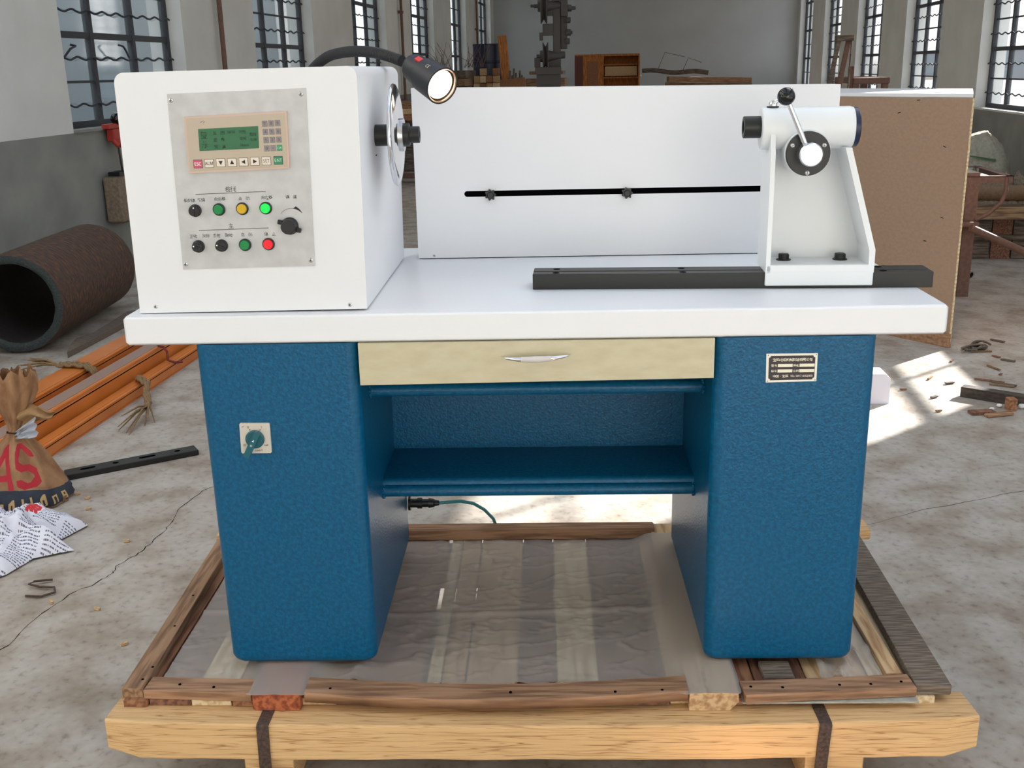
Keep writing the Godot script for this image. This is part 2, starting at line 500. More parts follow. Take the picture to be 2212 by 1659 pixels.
# ---- the room
func window(side: float, k: int, s0: float, s1: float, y0: float, rows: int, rh: float, fine: int) -> void:
	var lat := 3.9 if side > 0 else -3.85
	var w := s1 - s0
	var hgt := rows * rh
	var o := thing("window_%d" % k, "", "", rp(lat + side * 0.15, y0, (s0 + s1) * 0.5), RB)
	o.set_meta("kind", "structure")
	var f := MB.new()
	f.bx(-0.025, 0.025, 0, 0.05, -w / 2, w / 2); f.bx(-0.025, 0.025, hgt - 0.05, hgt, -w / 2, w / 2)
	f.bx(-0.025, 0.025, 0.05, hgt - 0.05, -w / 2, -w / 2 + 0.05); f.bx(-0.025, 0.025, 0.05, hgt - 0.05, w / 2 - 0.05, w / 2)
	part(o, "frame", f, M.frame)
	for c in [1, 2]:
		var mw := 0.024 if fine >= 0 else 0.011
		part(o, "mullion", MB.new().bx(-mw, mw, 0.05, hgt - 0.05, -w / 2 + w * c / 3.0 - mw, -w / 2 + w * c / 3.0 + mw), M.frame)
	for r in range(1, rows):
		var thick := 0.022 if r % 2 == 0 else 0.009
		part(o, "transom" if r % 2 == 0 else "glazing_bar", MB.new().bx(-minf(thick, 0.02), minf(thick, 0.02), r * rh - thick, r * rh + thick, -w / 2 + 0.05, w / 2 - 0.05), M.frame)
	if fine > 0:
		for r in rows:
			var pts := []
			var nn := 48 if fine > 1 else 24
			for i in nn + 1:
				pts.append(Vector3(-side * 0.04, (r + 0.5) * rh + 0.011 * sin(i * TAU / nn * 9.0), -w / 2 + w * i / nn))
			part(o, "guard_rod", MB.new().tube(pts, 0.008, 5), M.frame)
		var pane := MB.new().bx(-0.002, 0.002, 0.006, rh - 0.006, -w / 6 + 0.012, w / 6 - 0.012).mesh(M.glass)
		for r in rows:
			for c in 3:
				part(o, "pane", pane, M.glass, Vector3(0, r * rh, -w / 2 + w * (c + 0.5) / 3.0))
	else:
		part(o, "pane", MB.new().bx(-0.002, 0.002, 0.03, hgt - 0.03, -w / 2 + 0.03, w / 2 - 0.03), M.glass)

func side_wall(nm: String, side: float, spans: Array, y0: float, y1: float, dado_y: float) -> void:
	var lat := 3.9 if side > 0 else -3.85
	var a := minf(lat, lat + side * 0.3)
	var b := maxf(lat, lat + side * 0.3)
	var up := MB.new()
	var lo := MB.new()
	var near := -1.7 if side > 0 else 5.3   # on the right the wall gives way to an open gate beside the camera
	up.bx(a, b, y1, 5.2, -29.2, near)
	if dado_y < y0: up.bx(a, b, dado_y, y0, -29.2, near)
	var at := -near
	for sp in spans + [[29.2, 29.2]]:
		up.bx(a, b, y0, y1, -sp[0], -at)
		at = sp[1]
	lo.bx(a, b, -0.1, dado_y, -29.2, near)
	if side > 0:
		up.bx(a, b, 4.2, 5.2, near, 5.3); up.bx(a, b, dado_y, 4.2, 4.9, 5.3)
		lo.bx(a, b, -0.1, dado_y, 4.9, 5.3)
	var wl := setting(nm, up, M.wall, RO, RB)
	part(wl, "dado", lo, M.dado)

func build_room() -> void:
	setting("floor", MB.new().bx(-4.3, 4.3, -0.3, 0.0, -29.4, 5.6), M.concrete, RO, RB)
	var left := [[-2.2, -0.2], [1.6, 3.6], [7.05, 9.05], [10.80, 12.80], [14.63, 16.60], [18.44, 20.51], [22.39, 24.32], [26.29, 28.33]]
	var right := [[6.85, 8.85], [11.5, 13.51], [15.28, 17.30], [18.97, 21.09], [22.81, 24.85], [26.58, 28.63]]
	side_wall("wall_left", -1.0, left, 1.0, 3.56, 0.985)
	side_wall("wall_right", 1.0, right, 0.8, 3.4, 0.78)
	setting("wall_back", MB.new().bx(-4.15, 4.2, -0.1, 5.2, -29.3, -28.95), M.far_wall, RO, RB)
	var fr := MB.new()   # the wall behind the camera, with an open gate
	fr.bx(-4.15, -2.2, -0.1, 5.2, 5.0, 5.3); fr.bx(-0.6, 4.2, -0.1, 5.2, 5.0, 5.3); fr.bx(-2.2, -0.6, 2.6, 5.2, 5.0, 5.3)
	setting("wall_front", fr, M.wall, RO, RB)
	var ce := MB.new()   # roof lights over the near half: two rows of openings
	var at := -5.5
	for sp in [[-0.4, 0.8], [1.2, 3.6], [4.0, 6.4], [30.0, 30.0]]:
		ce.bx(-4.3, 4.3, 5.2, 5.4, -minf(sp[0], 29.4), -at)
		if sp[0] < 29.0:
			for q in [[-4.3, -3.1], [-0.5, 0.5], [3.1, 4.3]]: ce.bx(q[0], q[1], 5.2, 5.4, -sp[1], -sp[0])
		at = sp[1]
	setting("ceiling", ce, M.ceiling, RO, RB)
	for k in left.size():
		window(-1.0, k + 1, left[k][0], left[k][1], 1.0, 8, 0.32, [0, 0, 2, 2, 1, 1, 0, 0][k])
	for k in right.size():
		window(1.0, k + 9, right[k][0], right[k][1], 0.8, 8, 0.325, [-1, 2, 2, 1, 1, 0][k])
	# sills
	for sp in left.slice(2):
		setting("trim_%d" % (left.find(sp) - 1), MB.new().bx(-3.98, -3.83, 0.985, 1.003, -sp[1], -sp[0]), M.dado, RO, RB)
	# outside: yard, the building across the alley on the left, a low wall on the right
	setting("ground_outside", MB.new().bx(-60, 60, -0.4, -0.12, -90, 60), M.earth, RO, RB)
	var fac := setting("facade_outside", MB.new().bx(-7.4, -7.0, -0.3, 12.0, -140, 12), M.outside, RO, RB)
	for i in 9:
		part(fac, "pane", MB.new().bx(-7.01, -6.97, 1.1, 3.2, -3.6 * i - 4.6, -3.6 * i - 2.8), M.glass)
	setting("yard_wall_outside", MB.new().bx(30.0, 30.3, -0.3, 2.2, -140, 30), M.outside, RO, RB)
	# cracks in the concrete
	var cr := [[-1.05, -1.52], [-1.134, -1.428], [-1.161, -1.264], [-1.149, -1.158], [-1.156, -1.078], [-1.166, -0.996], [-1.179, -0.93], [-1.207, -0.861], [-1.202, -0.814], [-1.224, -0.75], [-1.264, -0.707], [-1.301, -0.584], [-1.314, -0.421], [-1.40, -0.2]]
	var cr2 := [[0.9, -1.04], [0.992, -1.093], [1.205, -1.211], [1.568, -1.353], [1.9, -1.5]]
	var fl := get_node("floor")
	for line in [cr, cr2]:
		var mb := MB.new()
		var prev := Vector3.ZERO
		for i in line.size() - 1:
			for q in 5:
				var a := Vector2(line[i][0], line[i][1]).lerp(Vector2(line[i + 1][0], line[i + 1][1]), q / 5.0)
				a += Vector2(rng.randf_range(-0.004, 0.004), rng.randf_range(-0.004, 0.004))
				var p := Vector3(a.x, 0.0006, a.y)
				if prev != Vector3.ZERO:
					var e := (p - prev).cross(Vector3.UP).normalized() * rng.randf_range(0.0005, 0.0016) * (1.0 if line == cr else 0.6)
					mb.quad(prev - e, p - e, p + e, prev + e, Vector3.UP)
				prev = p
		var o := part(fl, "crack", mb, M.void)
		o.transform = fl.transform.affine_inverse()
	# conduit pipes up the left wall
	var cs := [9.8, 17.49, 25.62]
	var cl := ["thin brown pipe up the left wall between the nearest two windows", "thin brown pipe with a clamp up the left wall, middle one of three", "thin brown pipe up the left wall nearest the far wall"]
	for i in 3:
		var o := thing("wall_pipe", cl[i], "pipe", rp(-3.8, 0, cs[i]), RB, "pipes up the left wall")
		part(o, "tube", MB.new().rod(Vector3(0, 0.0, 0), Vector3(0, 5.19, 0), 0.022, 10), M.brown_paint)
		for y in [2.25, 0.9, 3.6]: part(o, "clamp", MB.new().box(Vector3(-0.01, y, 0), Vector3(0.06, 0.04, 0.14)), M.brown_paint)

# ---- the machine
func leg_shell(xb0: float, xb1: float, xt0: float, xt1: float) -> MB:
	var rings := []
	for e in [[0.198, 0.016], [0.2, 0.008], [0.206, 0.003], [0.216, 0.0], [0.5, 0.0], [0.8645, 0.0]]:
		var f: float = (e[0] - 0.198) / 0.667
		var ins: float = e[1]
		var x0 := lerpf(xb0, xt0, f) + ins
		var x1 := lerpf(xb1, xt1, f) - ins
		var ring := []
		for c in [[x1, -0.0036 - ins, 0.0], [x0, -0.0036 - ins, 90.0], [x0, -0.58 + ins, 180.0], [x1, -0.58 + ins, 270.0]]:
			var r := 0.022
			var cx: float = c[0] - r if c[0] == x1 else c[0] + r
			var cz: float = c[1] - r if c[1] > -0.3 else c[1] + r
			for i in 7:
				var a := deg_to_rad(c[2] + 15.0 * i)
				ring.append(Vector3(cx + r * cos(a), e[0], cz + r * sin(a)))
		rings.append(ring)
	return MB.new().skin(rings)

func build_stand() -> void:
	var o := thing("machine_stand", "dark blue steel stand with two box legs and a shelf, under the white table", "machine stand", Vector3(0, 0.198, -0.29))
	var d := -o.position
	part(o, "leg", leg_shell(-0.6178, -0.322, -0.6245, -0.3209), M.blue, d)
	part(o, "leg", leg_shell(0.334, 0.6276, 0.3333, 0.6297), M.blue, d)
	part(o, "rail", MB.new().rod(Vector3(-0.322, 0.7405, -0.112), Vector3(0.334, 0.737, -0.124), 0.0125, 18), M.blue, d)
	part(o, "rail", MB.new().rod(Vector3(-0.322, 0.4895, -0.205), Vector3(0.334, 0.4885, -0.207), 0.0125, 18), M.blue, d)
	part(o, "back_panel", MB.new().bx(-0.322, 0.334, 0.5, 0.86, -0.405, -0.395), M.blue, d)
	var sh := [Vector2(-0.405, 0.516), Vector2(-0.215, 0.516), Vector2(-0.207, 0.514), Vector2(-0.203, 0.509), Vector2(-0.203, 0.503), Vector2(-0.208, 0.5), Vector2(-0.405, 0.5)]
	part(o, "shelf", MB.new().prism(sh, Transform3D(Basis(Vector3(0, 0, 1), Vector3.UP, Vector3(1, 0, 0)), Vector3(-0.322, 0, 0)), 0.656, false), M.blue, d)
	for sx in [-0.3195, 0.3315]:   # weld beads
		for q in [[0.7405, -0.112], [0.488, -0.205]]:
			var w := MB.new()
			for i in 9:
				w.ball(Vector3(sx, q[0] + 0.0125 * cos(i * 0.7), q[1] + 0.0125 * sin(i * 0.7)), 0.0035, 6)
			part(o, "weld_bead", w, M.blue, d)
	# drawer
	var dr := part(o, "drawer", MB.new().prism([Vector2(-0.3185, 0.7845), Vector2(0.333, 0.790), Vector2(0.333, 0.8645), Vector2(-0.3185, 0.8645)], Transform3D(Basis(), Vector3(0, 0, -0.012)), 0.014), M.cream, d)
	part(dr, "drawer_box", MB.new().bx(-0.3, 0.315, 0.795, 0.86, -0.36, -0.012), M.cream)
	var hp := []
	var hr := []
	for i in 21:
		var f := i / 20.0 * 2.0 - 1.0
		hp.append(Vector3(0.0078 + f * 0.064, 0.838 + f * 0.0016 - 0.002 * (1 - f * f), 0.0035 + 0.022 * sqrt(maxf(0.0, 1.0 - f * f)) ))
		hr.append(0.0004 + 0.0056 * pow(1.0 - absf(f), 0.55))
	var hd := part(dr, "handle", MB.new().tube(hp, hr, 12), M.chrome, Vector3.ZERO, Basis(), "chrome drawer handle with pointed ends")
	hd.name = "handle"
	var grip := []
	var gr := []
	for i in 9:
		var f := (i / 8.0 * 2.0 - 1.0) * 0.42
		grip.append(Vector3(0.0078 + f * 0.064, 0.838 + f * 0.0016 - 0.002 * (1 - f * f), 0.0035 + 0.022 * sqrt(1.0 - f * f)))
		gr.append(0.0004 + 0.0056 * pow(1.0 - absf(f), 0.55) + 0.0003)
	part(dr, "grip", MB.new().tube(grip, gr, 12), mat(rgb(206, 200, 196), 0.5))
	# name plate
	var np := part(o, "nameplate", MB.new().prism([Vector2(0.4294, 0.7785), Vector2(0.5214, 0.7799), Vector2(0.5211, 0.8328), Vector2(0.4281, 0.8331)], Transform3D(Basis(), Vector3(0, 0, -0.004)), 0.0014), mat(rgb(236, 232, 214), 0.4), d, Basis(), "black and white maker's plate")
	var inner := []
	for q in [[0.4335, 0.7825, 0.0], [0.5172, 0.7835, 90.0], [0.5170, 0.829, 180.0], [0.4330, 0.829, 270.0]]:
		for i in 5:   # corners scooped out round the rivets
			var a := deg_to_rad(q[2] + 90.0 - 22.5 * i)
			inner.append(Vector2(q[0], q[1]) + Vector2(cos(a), sin(a)) * 0.0036)
	part(np, "field", MB.new().prism(inner, Transform3D(Basis(), Vector3(0, 0, -0.0026)), 0.0002), mat(rgb(46, 34, 44), 0.4))
	var cl := mat(rgb(238, 232, 206), 0.5)
	var tx := MB.new()
	var z := -0.0022
	strokes(tx, "宝鸡光源机械制造有限公司", Vector3(0.4405, 0.8215, z), 0.0056, 0.0007, 1.07)
	strokes(tx, "型号", Vector3(0.4383, 0.8107, z), 0.0042, 0.0006, 1.3)
	strokes(tx, "规格", Vector3(0.4780, 0.8105, z), 0.0042, 0.0006, 1.25)
	strokes(tx, "编号", Vector3(0.4383, 0.8004, z), 0.0042, 0.0006, 1.3)
	strokes(tx, "日期", Vector3(0.4780, 0.8002, z), 0.0042, 0.0006, 1.25)
	strokes(tx, "中国·宝鸡", Vector3(0.4413, 0.7906, z), 0.005, 0.0006, 1.15)
	for q in [[0.4497, 0.4766], [0.489, 0.5163]]:
		for y in [0.8107, 0.8003]:
			tx.bx(q[0], q[1], y - 0.0029, y + 0.0029, z - 0.0001, z + 0.0001)
	part(np, "lettering", tx, cl)
	latin(np, "TEL: 0917-8562868", Vector3(0.4935, 0.7905, z), 0.0034, cl)
	for q in [[0.4315, 0.8303], [0.5186, 0.8302], [0.4322, 0.7810], [0.5189, 0.7821]]:
		part(np, "rivet", MB.new().lathe(Vector3(q[0], q[1], -0.003), Vector3.BACK, [[0, 0.0012], [0.0006, 0.0008], [0.0008, 0]], 8), M.void)
	# mains switch
	var sw := part(o, "rotary_switch", MB.new().prism([Vector2(-0.5535, 0.6545), Vector2(-0.5515, 0.6525), Vector2(-0.4978, 0.6525), Vector2(-0.4958, 0.6545), Vector2(-0.4951, 0.7103), Vector2(-0.497, 0.7122), Vector2(-0.5503, 0.7127), Vector2(-0.5522, 0.711)], Transform3D(Basis(), Vector3(0, 0, -0.0045)), 0.0055), mat(rgb(206, 198, 184), 0.45), d, Basis(), "pale square rotary mains switch with a teal handle")
	var teal := mat(rgb(22, 92, 104), 0.35)
	part(sw, "dial", MB.new().lathe(Vector3(-0.5245, 0.6815, 0.001), Vector3.BACK, [[0, 0.0178], [0.004, 0.0178], [0.006, 0.016], [0.006, 0]], 32), teal)
	var hdl := MB.new()
	hdl.prism([Vector2(-0.0055, 0.017), Vector2(0.0, 0.0215), Vector2(0.0055, 0.017), Vector2(0.0062, -0.01), Vector2(0.006, -0.036), Vector2(-0.006, -0.036), Vector2(-0.0062, -0.01)], Transform3D(Basis(Vector3.BACK, deg_to_rad(-28)), Vector3(-0.5245, 0.6815, 0.007)), 0.010)
	part(sw, "handle", hdl, teal)
	part(sw, "screw", MB.new().lathe(Vector3(-0.529, 0.6735, 0.017), Vector3.BACK, [[0, 0.0024], [0.001, 0.0022], [0.001, 0]], 12), M.alu)
	part(sw, "marker", MB.new().prism([Vector2(-0.0018, -0.002), Vector2(0.0018, -0.002), Vector2(0.0, 0.0032)], Transform3D(Basis(Vector3.BACK, deg_to_rad(-28)), Vector3(-0.5245, 0.6825, 0.0171)), 0.0003), mat(Color.WHITE, 0.6))
	for q in [["0", -0.5361, 0.7046, 0.0042], ["1", -0.5105, 0.7043, 0.0042], ["20", -0.5464, 0.6694, 0.0034], ["4kW", -0.5045, 0.6686, 0.003]]:
		latin(sw, q[0], Vector3(q[1], q[2], 0.0012), q[3], M.ink)
	part(sw, "lettering", strokes(MB.new(), "日点示不", Vector3(-0.527, 0.6585, 0.0012), 0.003, 0.0004, 1.3), M.ink)
	for q in [[-0.5332, 0.6999], [-0.5138, 0.6995]]: part(sw, "dot", MB.new().lathe(Vector3(q[0], q[1], 0.001), Vector3.BACK, [[0.0003, 0.0012], [0.0003, 0]], 10), mat(rgb(110, 20, 40), 0.5))
	part(sw, "emblem", MB.new().bar(Vector3(-0.5485, 0.7035, 0.0012), Vector3(-0.5435, 0.7085, 0.0012), 0.0012, 0.0003).bar(Vector3(-0.548, 0.7065, 0.0012), Vector3(-0.544, 0.7058, 0.0012), 0.0012, 0.0003), mat(rgb(190, 50, 70), 0.5))
	# plug and cable from the left leg's inner side
	var c := thing("power_cable", "teal power cable with black plug, from the left leg's inner side to the floor", "cable", Vector3(-0.3165, 0.3128, -0.5564))
	var e := -c.position
	part(c, "plug", MB.new().lathe(Vector3(-0.318, 0.3128, -0.5564), Vector3(1, 0, 0), [[0, 0], [0, 0.018], [0.006, 0.018], [0.006, 0.011], [0.022, 0.011], [0.022, 0.0135], [0.034, 0.0135], [0.034, 0.010], [0.05, 0.010], [0.05, 0.0125], [0.062, 0.0105], [0.066, 0.008], [0.076, 0.006], [0.076, 0]], 22), M.black, e)
	var cp := []
	for q in [[-0.242, 0.3128, -0.5564], [-0.22, 0.313, -0.56], [-0.19, 0.309, -0.575], [-0.16, 0.292, -0.60], [-0.135, 0.262, -0.63], [-0.115, 0.222, -0.665], [-0.10, 0.16, -0.70], [-0.09, 0.08, -0.73], [-0.08, 0.012, -0.78], [-0.05, 0.006, -0.86], [0.05, 0.006, -0.95]]: cp.append(Vector3(q[0], q[1], q[2]))
	part(c, "cord", MB.new().tube(cp, 0.0042, 10), M.teal_cable, e)

func screw_at(par: Node, p: Vector3, r := 0.0042, nrm := Vector3.BACK, m: Material = null) -> void:
	var x := Vector3.UP.cross(nrm).normalized()
	var o := part(par, "screw", MB.new().lathe(p, nrm, [[0, r], [r * 0.25, r * 0.85], [r * 0.4, r * 0.5], [r * 0.42, 0]], 14), m if m else M.alu)
	part(o, "slot", MB.new().bar(p + nrm * r * 0.44 - x * r * 0.55, p + nrm * r * 0.44 + x * r * 0.55, r * 0.25, r * 0.1, 0.0, nrm).bar(p + nrm * r * 0.44 - Vector3.UP * r * 0.55, p + nrm * r * 0.44 + Vector3.UP * r * 0.55, r * 0.25, r * 0.1, 0.0, nrm), M.ink)

func build_headstock() -> void:
	var o := thing("headstock", "white control cabinet with keypad display and spindle disc, on the left of the white table", "control cabinet", Vector3(-0.51, 0.92, -0.3))
	var d := -o.position
	var pl := [Vector2(-0.7243, 0.9215), Vector2(-0.3019, 0.9235)]
	for i in 7:
		var a := deg_to_rad(15.0 * i)
		pl.append(Vector2(-0.3132, 1.334) + Vector2(cos(a), sin(a)) * 0.018)
	for i in 7:
		var a := deg_to_rad(90.0 + 15.0 * i)
		pl.append(Vector2(-0.7025, 1.331) + Vector2(cos(a), sin(a)) * 0.018)
	part(o, "housing", MB.new().prism(pl, Transform3D(Basis(), Vector3(0, 0, -0.58)), 0.5555, false), M.white_panel, d)
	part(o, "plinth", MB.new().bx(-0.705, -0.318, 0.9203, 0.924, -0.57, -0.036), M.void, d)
	var z := -0.0245
	for q in [[-0.694, 0.9335], [-0.333, 0.9315]]: screw_at(o, Vector3(q[0], q[1], z) + d, 0.004)
	var pan := part(o, "control_panel", MB.new().prism([Vector2(-0.6347, 1.0021), Vector2(-0.3917, 1.0049), Vector2(-0.3849, 1.3168), Vector2(-0.6293, 1.3117)], Transform3D(Basis(), Vector3(0, 0, z)), 0.0015), M.brushed, d, Basis(), "brushed metal control panel")
	z += 0.0016
	for q in [[-0.6233, 1.3009], [-0.3943, 1.3069], [-0.6288, 1.0119], [-0.3988, 1.0153]]: screw_at(pan, Vector3(q[0], q[1], z), 0.0042)
	var tx := MB.new()
	for q in [["排线", -0.5430, 1.1456, 0.0092], ["主轴", -0.5437, 1.0808, 0.0092], ["换向停", -0.6195, 1.127, 0.0062], ["不停", -0.5945, 1.1277, 0.0062], ["向右移", -0.5643, 1.1285, 0.0062], ["点 动", -0.5210, 1.1290, 0.0062], ["向左移", -0.4795, 1.1297, 0.0062], ["调 速", -0.4356, 1.1303, 0.0062], ["正转", -0.6156, 1.0625, 0.0062], ["反转", -0.5927, 1.0632, 0.0062], ["手控", -0.5734, 1.0634, 0.0062], ["脚控", -0.5507, 1.0635, 0.0062], ["启 动", -0.5220, 1.0641, 0.0062], ["停 止", -0.4793, 1.0646, 0.0062]]:
		strokes(tx, q[0], Vector3(q[1], q[2], z), q[3], 0.0008 if q[3] > 0.008 else 0.00062, 1.1)
	tx.bar(Vector3(-0.5973, 1.1376, z), Vector3(-0.4703, 1.1404, z), 0.0009, 0.0002, 0.0, Vector3.BACK)
	tx.bar(Vector3(-0.5982, 1.0729, z), Vector3(-0.471, 1.0753, z), 0.0009, 0.0002, 0.0, Vector3.BACK)
	var ar := MB.new()
	for i in 12:
		var a0 := deg_to_rad(140.0 - 100.0 * i / 12.0)
		var a1 := deg_to_rad(140.0 - 100.0 * (i + 1) / 12.0)
		var w0 := 0.0006 + (0.0045 * (1.0 - (i - 8) / 4.0) if i >= 8 else 0.0)
		var w1 := 0.0006 + (0.0045 * (1.0 - (i - 7) / 4.0) if i >= 7 else 0.0)
		var cc := Vector3(-0.4272, 1.0845, z)
		var r0 := Vector3(cos(a0), sin(a0), 0)
		var r1 := Vector3(cos(a1), sin(a1), 0)
		ar.quad(cc + r0 * 0.0248, cc + r1 * 0.0248, cc + r1 * (0.0248 + w1), cc + r0 * (0.0248 + w0), Vector3.BACK)
	part(pan, "lettering", tx, M.ink)
	part(pan, "speed_arc", ar, M.ink)
	# display unit
	var bz := rgb(186, 172, 152)
	var dis := part(pan, "operator_display", MB.new().prism([Vector2(-0.6036, 1.175), Vector2(-0.4232, 1.1811), Vector2(-0.4206, 1.2789), Vector2(-0.6021, 1.2723)], Transform3D(Basis(), Vector3(0, 0, z - 0.0006)), 0.006), mat(rgb(206, 178, 162), 0.5), Vector3.ZERO, Basis(), "beige display unit with a green screen and keys")
	var zf := z + 0.0056
	part(dis, "face", MB.new().prism([Vector2(-0.6005, 1.1785), Vector2(-0.4265, 1.1838), Vector2(-0.4240, 1.2755), Vector2(-0.599, 1.2693)], Transform3D(Basis(), Vector3(0, 0, zf - 0.0002)), 0.0006), mat(bz, 0.45))
	zf += 0.0005
	part(dis, "screen", MB.new().prism([Vector2(-0.5799, 1.2137), Vector2(-0.4739, 1.2165), Vector2(-0.4724, 1.2546), Vector2(-0.5787, 1.2514)], Transform3D(Basis(), Vector3(0, 0, zf - 0.0002)), 0.0005), mat(rgb(46, 104, 66), 0.25))
	var lt := MB.new()
	var zl := zf + 0.0005
	strokes(lt, "显", Vector3(-0.5755, 1.2412, zl), 0.0118, 0.0008, 1.0)
	strokes(lt, "示", Vector3(-0.5750, 1.2245, zl), 0.0118, 0.0008, 1.0)
	strokes(lt, "总 圈", Vector3(-0.5530, 1.2445, zl), 0.0062, 0.0006, 1.1)
	strokes(lt, "层 数", Vector3(-0.5528, 1.2325, zl), 0.0062, 0.0006, 1.1)
	strokes(lt, "转 速", Vector3(-0.5526, 1.2208, zl), 0.0062, 0.0006, 1.1)
	strokes(lt, "圈", Vector3(-0.5015, 1.2457, zl), 0.0056, 0.0006, 1.1)
	strokes(lt, "圈", Vector3(-0.5012, 1.2342, zl), 0.0056, 0.0006, 1.1)
	strokes(lt, "排线", Vector3(-0.4888, 1.2408, zl), 0.0058, 0.0006, 1.1)
	part(dis, "lettering", lt, mat(rgb(20, 54, 34), 0.7))
	for q in [["5630", -0.5210, 1.2450], ["0", -0.5050, 1.2456], ["0", -0.5050, 1.2338], ["0rpm", -0.4990, 1.2225], ["0.00", -0.4820, 1.2315]]:
		latin(dis, q[0], Vector3(q[1], q[2], zl), 0.0045, mat(rgb(20, 54, 34), 0.7))
	part(dis, "emblem", MB.new().tube([Vector3(-0.574, 1.262, zf), Vector3(-0.569, 1.2655, zf), Vector3(-0.566, 1.264, zf), Vector3(-0.569, 1.261, zf)], 0.0004, 5), mat(rgb(110, 112, 140), 0.6))
	var keys := [["ESC", -0.5853, 1.1913, rgb(196, 84, 110), Color.WHITE], ["ALM", -0.565, 1.1919, rgb(226, 216, 200), rgb(50, 40, 44)], ["v", -0.5443, 1.1928, rgb(226, 216, 200), rgb(30, 26, 30)], ["^", -0.5241, 1.193, rgb(226, 216, 200), rgb(30, 26, 30)], ["<", -0.5036, 1.1935, rgb(226, 216, 200), rgb(30, 26, 30)], [">", -0.4834, 1.194, rgb(226, 216, 200), rgb(30, 26, 30)], ["SET", -0.463, 1.1944, rgb(226, 216, 200), rgb(50, 40, 44)], ["ENT", -0.4418, 1.195, rgb(46, 130, 96), rgb(200, 230, 200)]]
	var edge := mat(rgb(70, 54, 58), 0.6)
	for q in keys:
		var k := part(dis, "key", MB.new().box(Vector3(q[1], q[2], zf), Vector3(0.0162, 0.0148, 0.0012), 0.0005), edge)
		part(k, "key_face", MB.new().box(Vector3(q[1], q[2], zf + 0.0003), Vector3(0.0152, 0.0138, 0.0012), 0.0004), mat(q[3], 0.5))
		var kp := Vector3(q[1], q[2], zf + 0.001)
		if q[0].length() > 1:
			latin(k, q[0], kp, 0.0054, mat(q[4], 0.6))
		else:
			var an: float = {"^": 0.0, "<": 90.0, "v": 180.0, ">": -90.0}[q[0]]
			part(k, "arrow", MB.new().prism([Vector2(-0.0037, -0.003), Vector2(0.0037, -0.003), Vector2(0, 0.004)], Transform3D(Basis(Vector3.BACK, deg_to_rad(an)), kp), 0.0002), mat(q[4], 0.6))
	var digits := ["7", "8", "9", "4", "5", "6", "1", "2", "3", "0", "+/-", "CLR"]
	for i in 12:
		var kc := Vector3(-0.4604 + 0.01135 * (i % 3), 1.2583 - 0.0141 * (i / 3) + 0.0003 * (i % 3), zf)
		var k := part(dis, "key", MB.new().box(kc, Vector3(0.0094, 0.0102, 0.0012), 0.0004), mat(rgb(56, 148, 104) if i == 11 else rgb(136, 128, 130), 0.5))
		latin(k, digits[i], kc + Vector3(0, 0, 0.0007), 0.0046 if i < 10 else 0.003, mat(rgb(210, 235, 215) if i == 11 else rgb(66, 60, 66), 0.6))
	# buttons
	var bt := [[-0.5571, 1.1102, rgb(0, 132, 62), 0.0], [-0.5148, 1.1109, rgb(206, 168, 10), 0.0], [-0.4724, 1.1112, rgb(10, 225, 80), 0.55], [-0.5158, 1.0458, rgb(0, 132, 62), 0.0], [-0.473, 1.0464, rgb(240, 20, 40), 0.35]]
	for q in bt:
		var p := Vector3(q[0], q[1], z)
		var b := part(pan, "push_button", MB.new().lathe(p, Vector3.BACK, [[0, 0.0112], [0.003, 0.0112], [0.0045, 0.0098], [0.0045, 0.0088], [0.002, 0.0088]], 26), mat(rgb(34, 40, 38), 0.35))
		var bm := mat(q[2], 0.3)
		if q[3] > 0.0:
			bm.emission_enabled = true; bm.emission = q[2]; bm.emission_energy_multiplier = q[3] * 0.35
		part(b, "lamp_cap", MB.new().lathe(p, Vector3.BACK, [[0.002, 0.0088], [0.0075, 0.0086], [0.0088, 0.0074], [0.0088, 0]], 26), bm)
	for q in [[-0.6003, 1.109, 85.0], [-0.6012, 1.0444, 165.0], [-0.5587, 1.0452, 160.0]]:
		var p := Vector3(q[0], q[1], z)
		var k := part(pan, "selector_knob", MB.new().lathe(p, Vector3.BACK, [[0, 0.0112], [0.003, 0.0112], [0.004, 0.0096], [0.012, 0.009], [0.0128, 0.008], [0.0128, 0]], 26), M.black)
		var dr := Vector3(cos(deg_to_rad(q[2])), sin(deg_to_rad(q[2])), 0)
		part(k, "pointer_dot", MB.new().lathe(p + dr * 0.0058 + Vector3(0, 0, 0.0127), Vector3.BACK, [[0, 0.0015], [0.0004, 0.0013], [0.0004, 0]], 10), mat(Color.WHITE, 0.5))
		part(k, "grip_bar", MB.new().bar(p - dr * 0.009 + Vector3(0, 0, 0.0125), p + dr * 0.003 + Vector3(0, 0, 0.0125), 0.004, 0.003, 0.0008, Vector3.BACK), M.black)
	var kp := Vector3(-0.4315, 1.0785, z)
	var sk := part(pan, "speed_knob", MB.new().lathe(kp, Vector3.BACK, [[0, 0.0155], [0.004, 0.0155], [0.005, 0.0142], [0.018, 0.013], [0.019, 0.0115], [0.019, 0]], 30), M.black)
	for s in [1.0, -1.0]: part(sk, "pointer", MB.new().bar(kp + Vector3(-0.012 * s, 0.0065 * s, 0.006), kp + Vector3(-0.0205 * s, 0.0085 * s, 0.006), 0.008, 0.005, 0.001, Vector3.BACK), M.black)
	# spindle
	var ax := Vector3(1, 0, 0)
	var sp := Vector3(-0.299, 1.2235, -0.214)
	part(o, "bore", MB.new().lathe(sp + Vector3(0.0002, -0.002, 0), ax, [[0, 0.037], [0.0012, 0.037], [0.0012, 0]], 40), M.void, d)
	var sd := part(o, "spindle", MB.new().lathe(sp, ax, [[-0.02, 0.0205], [0.04, 0.0205], [0.04, 0]], 30), M.steel_dark, d)
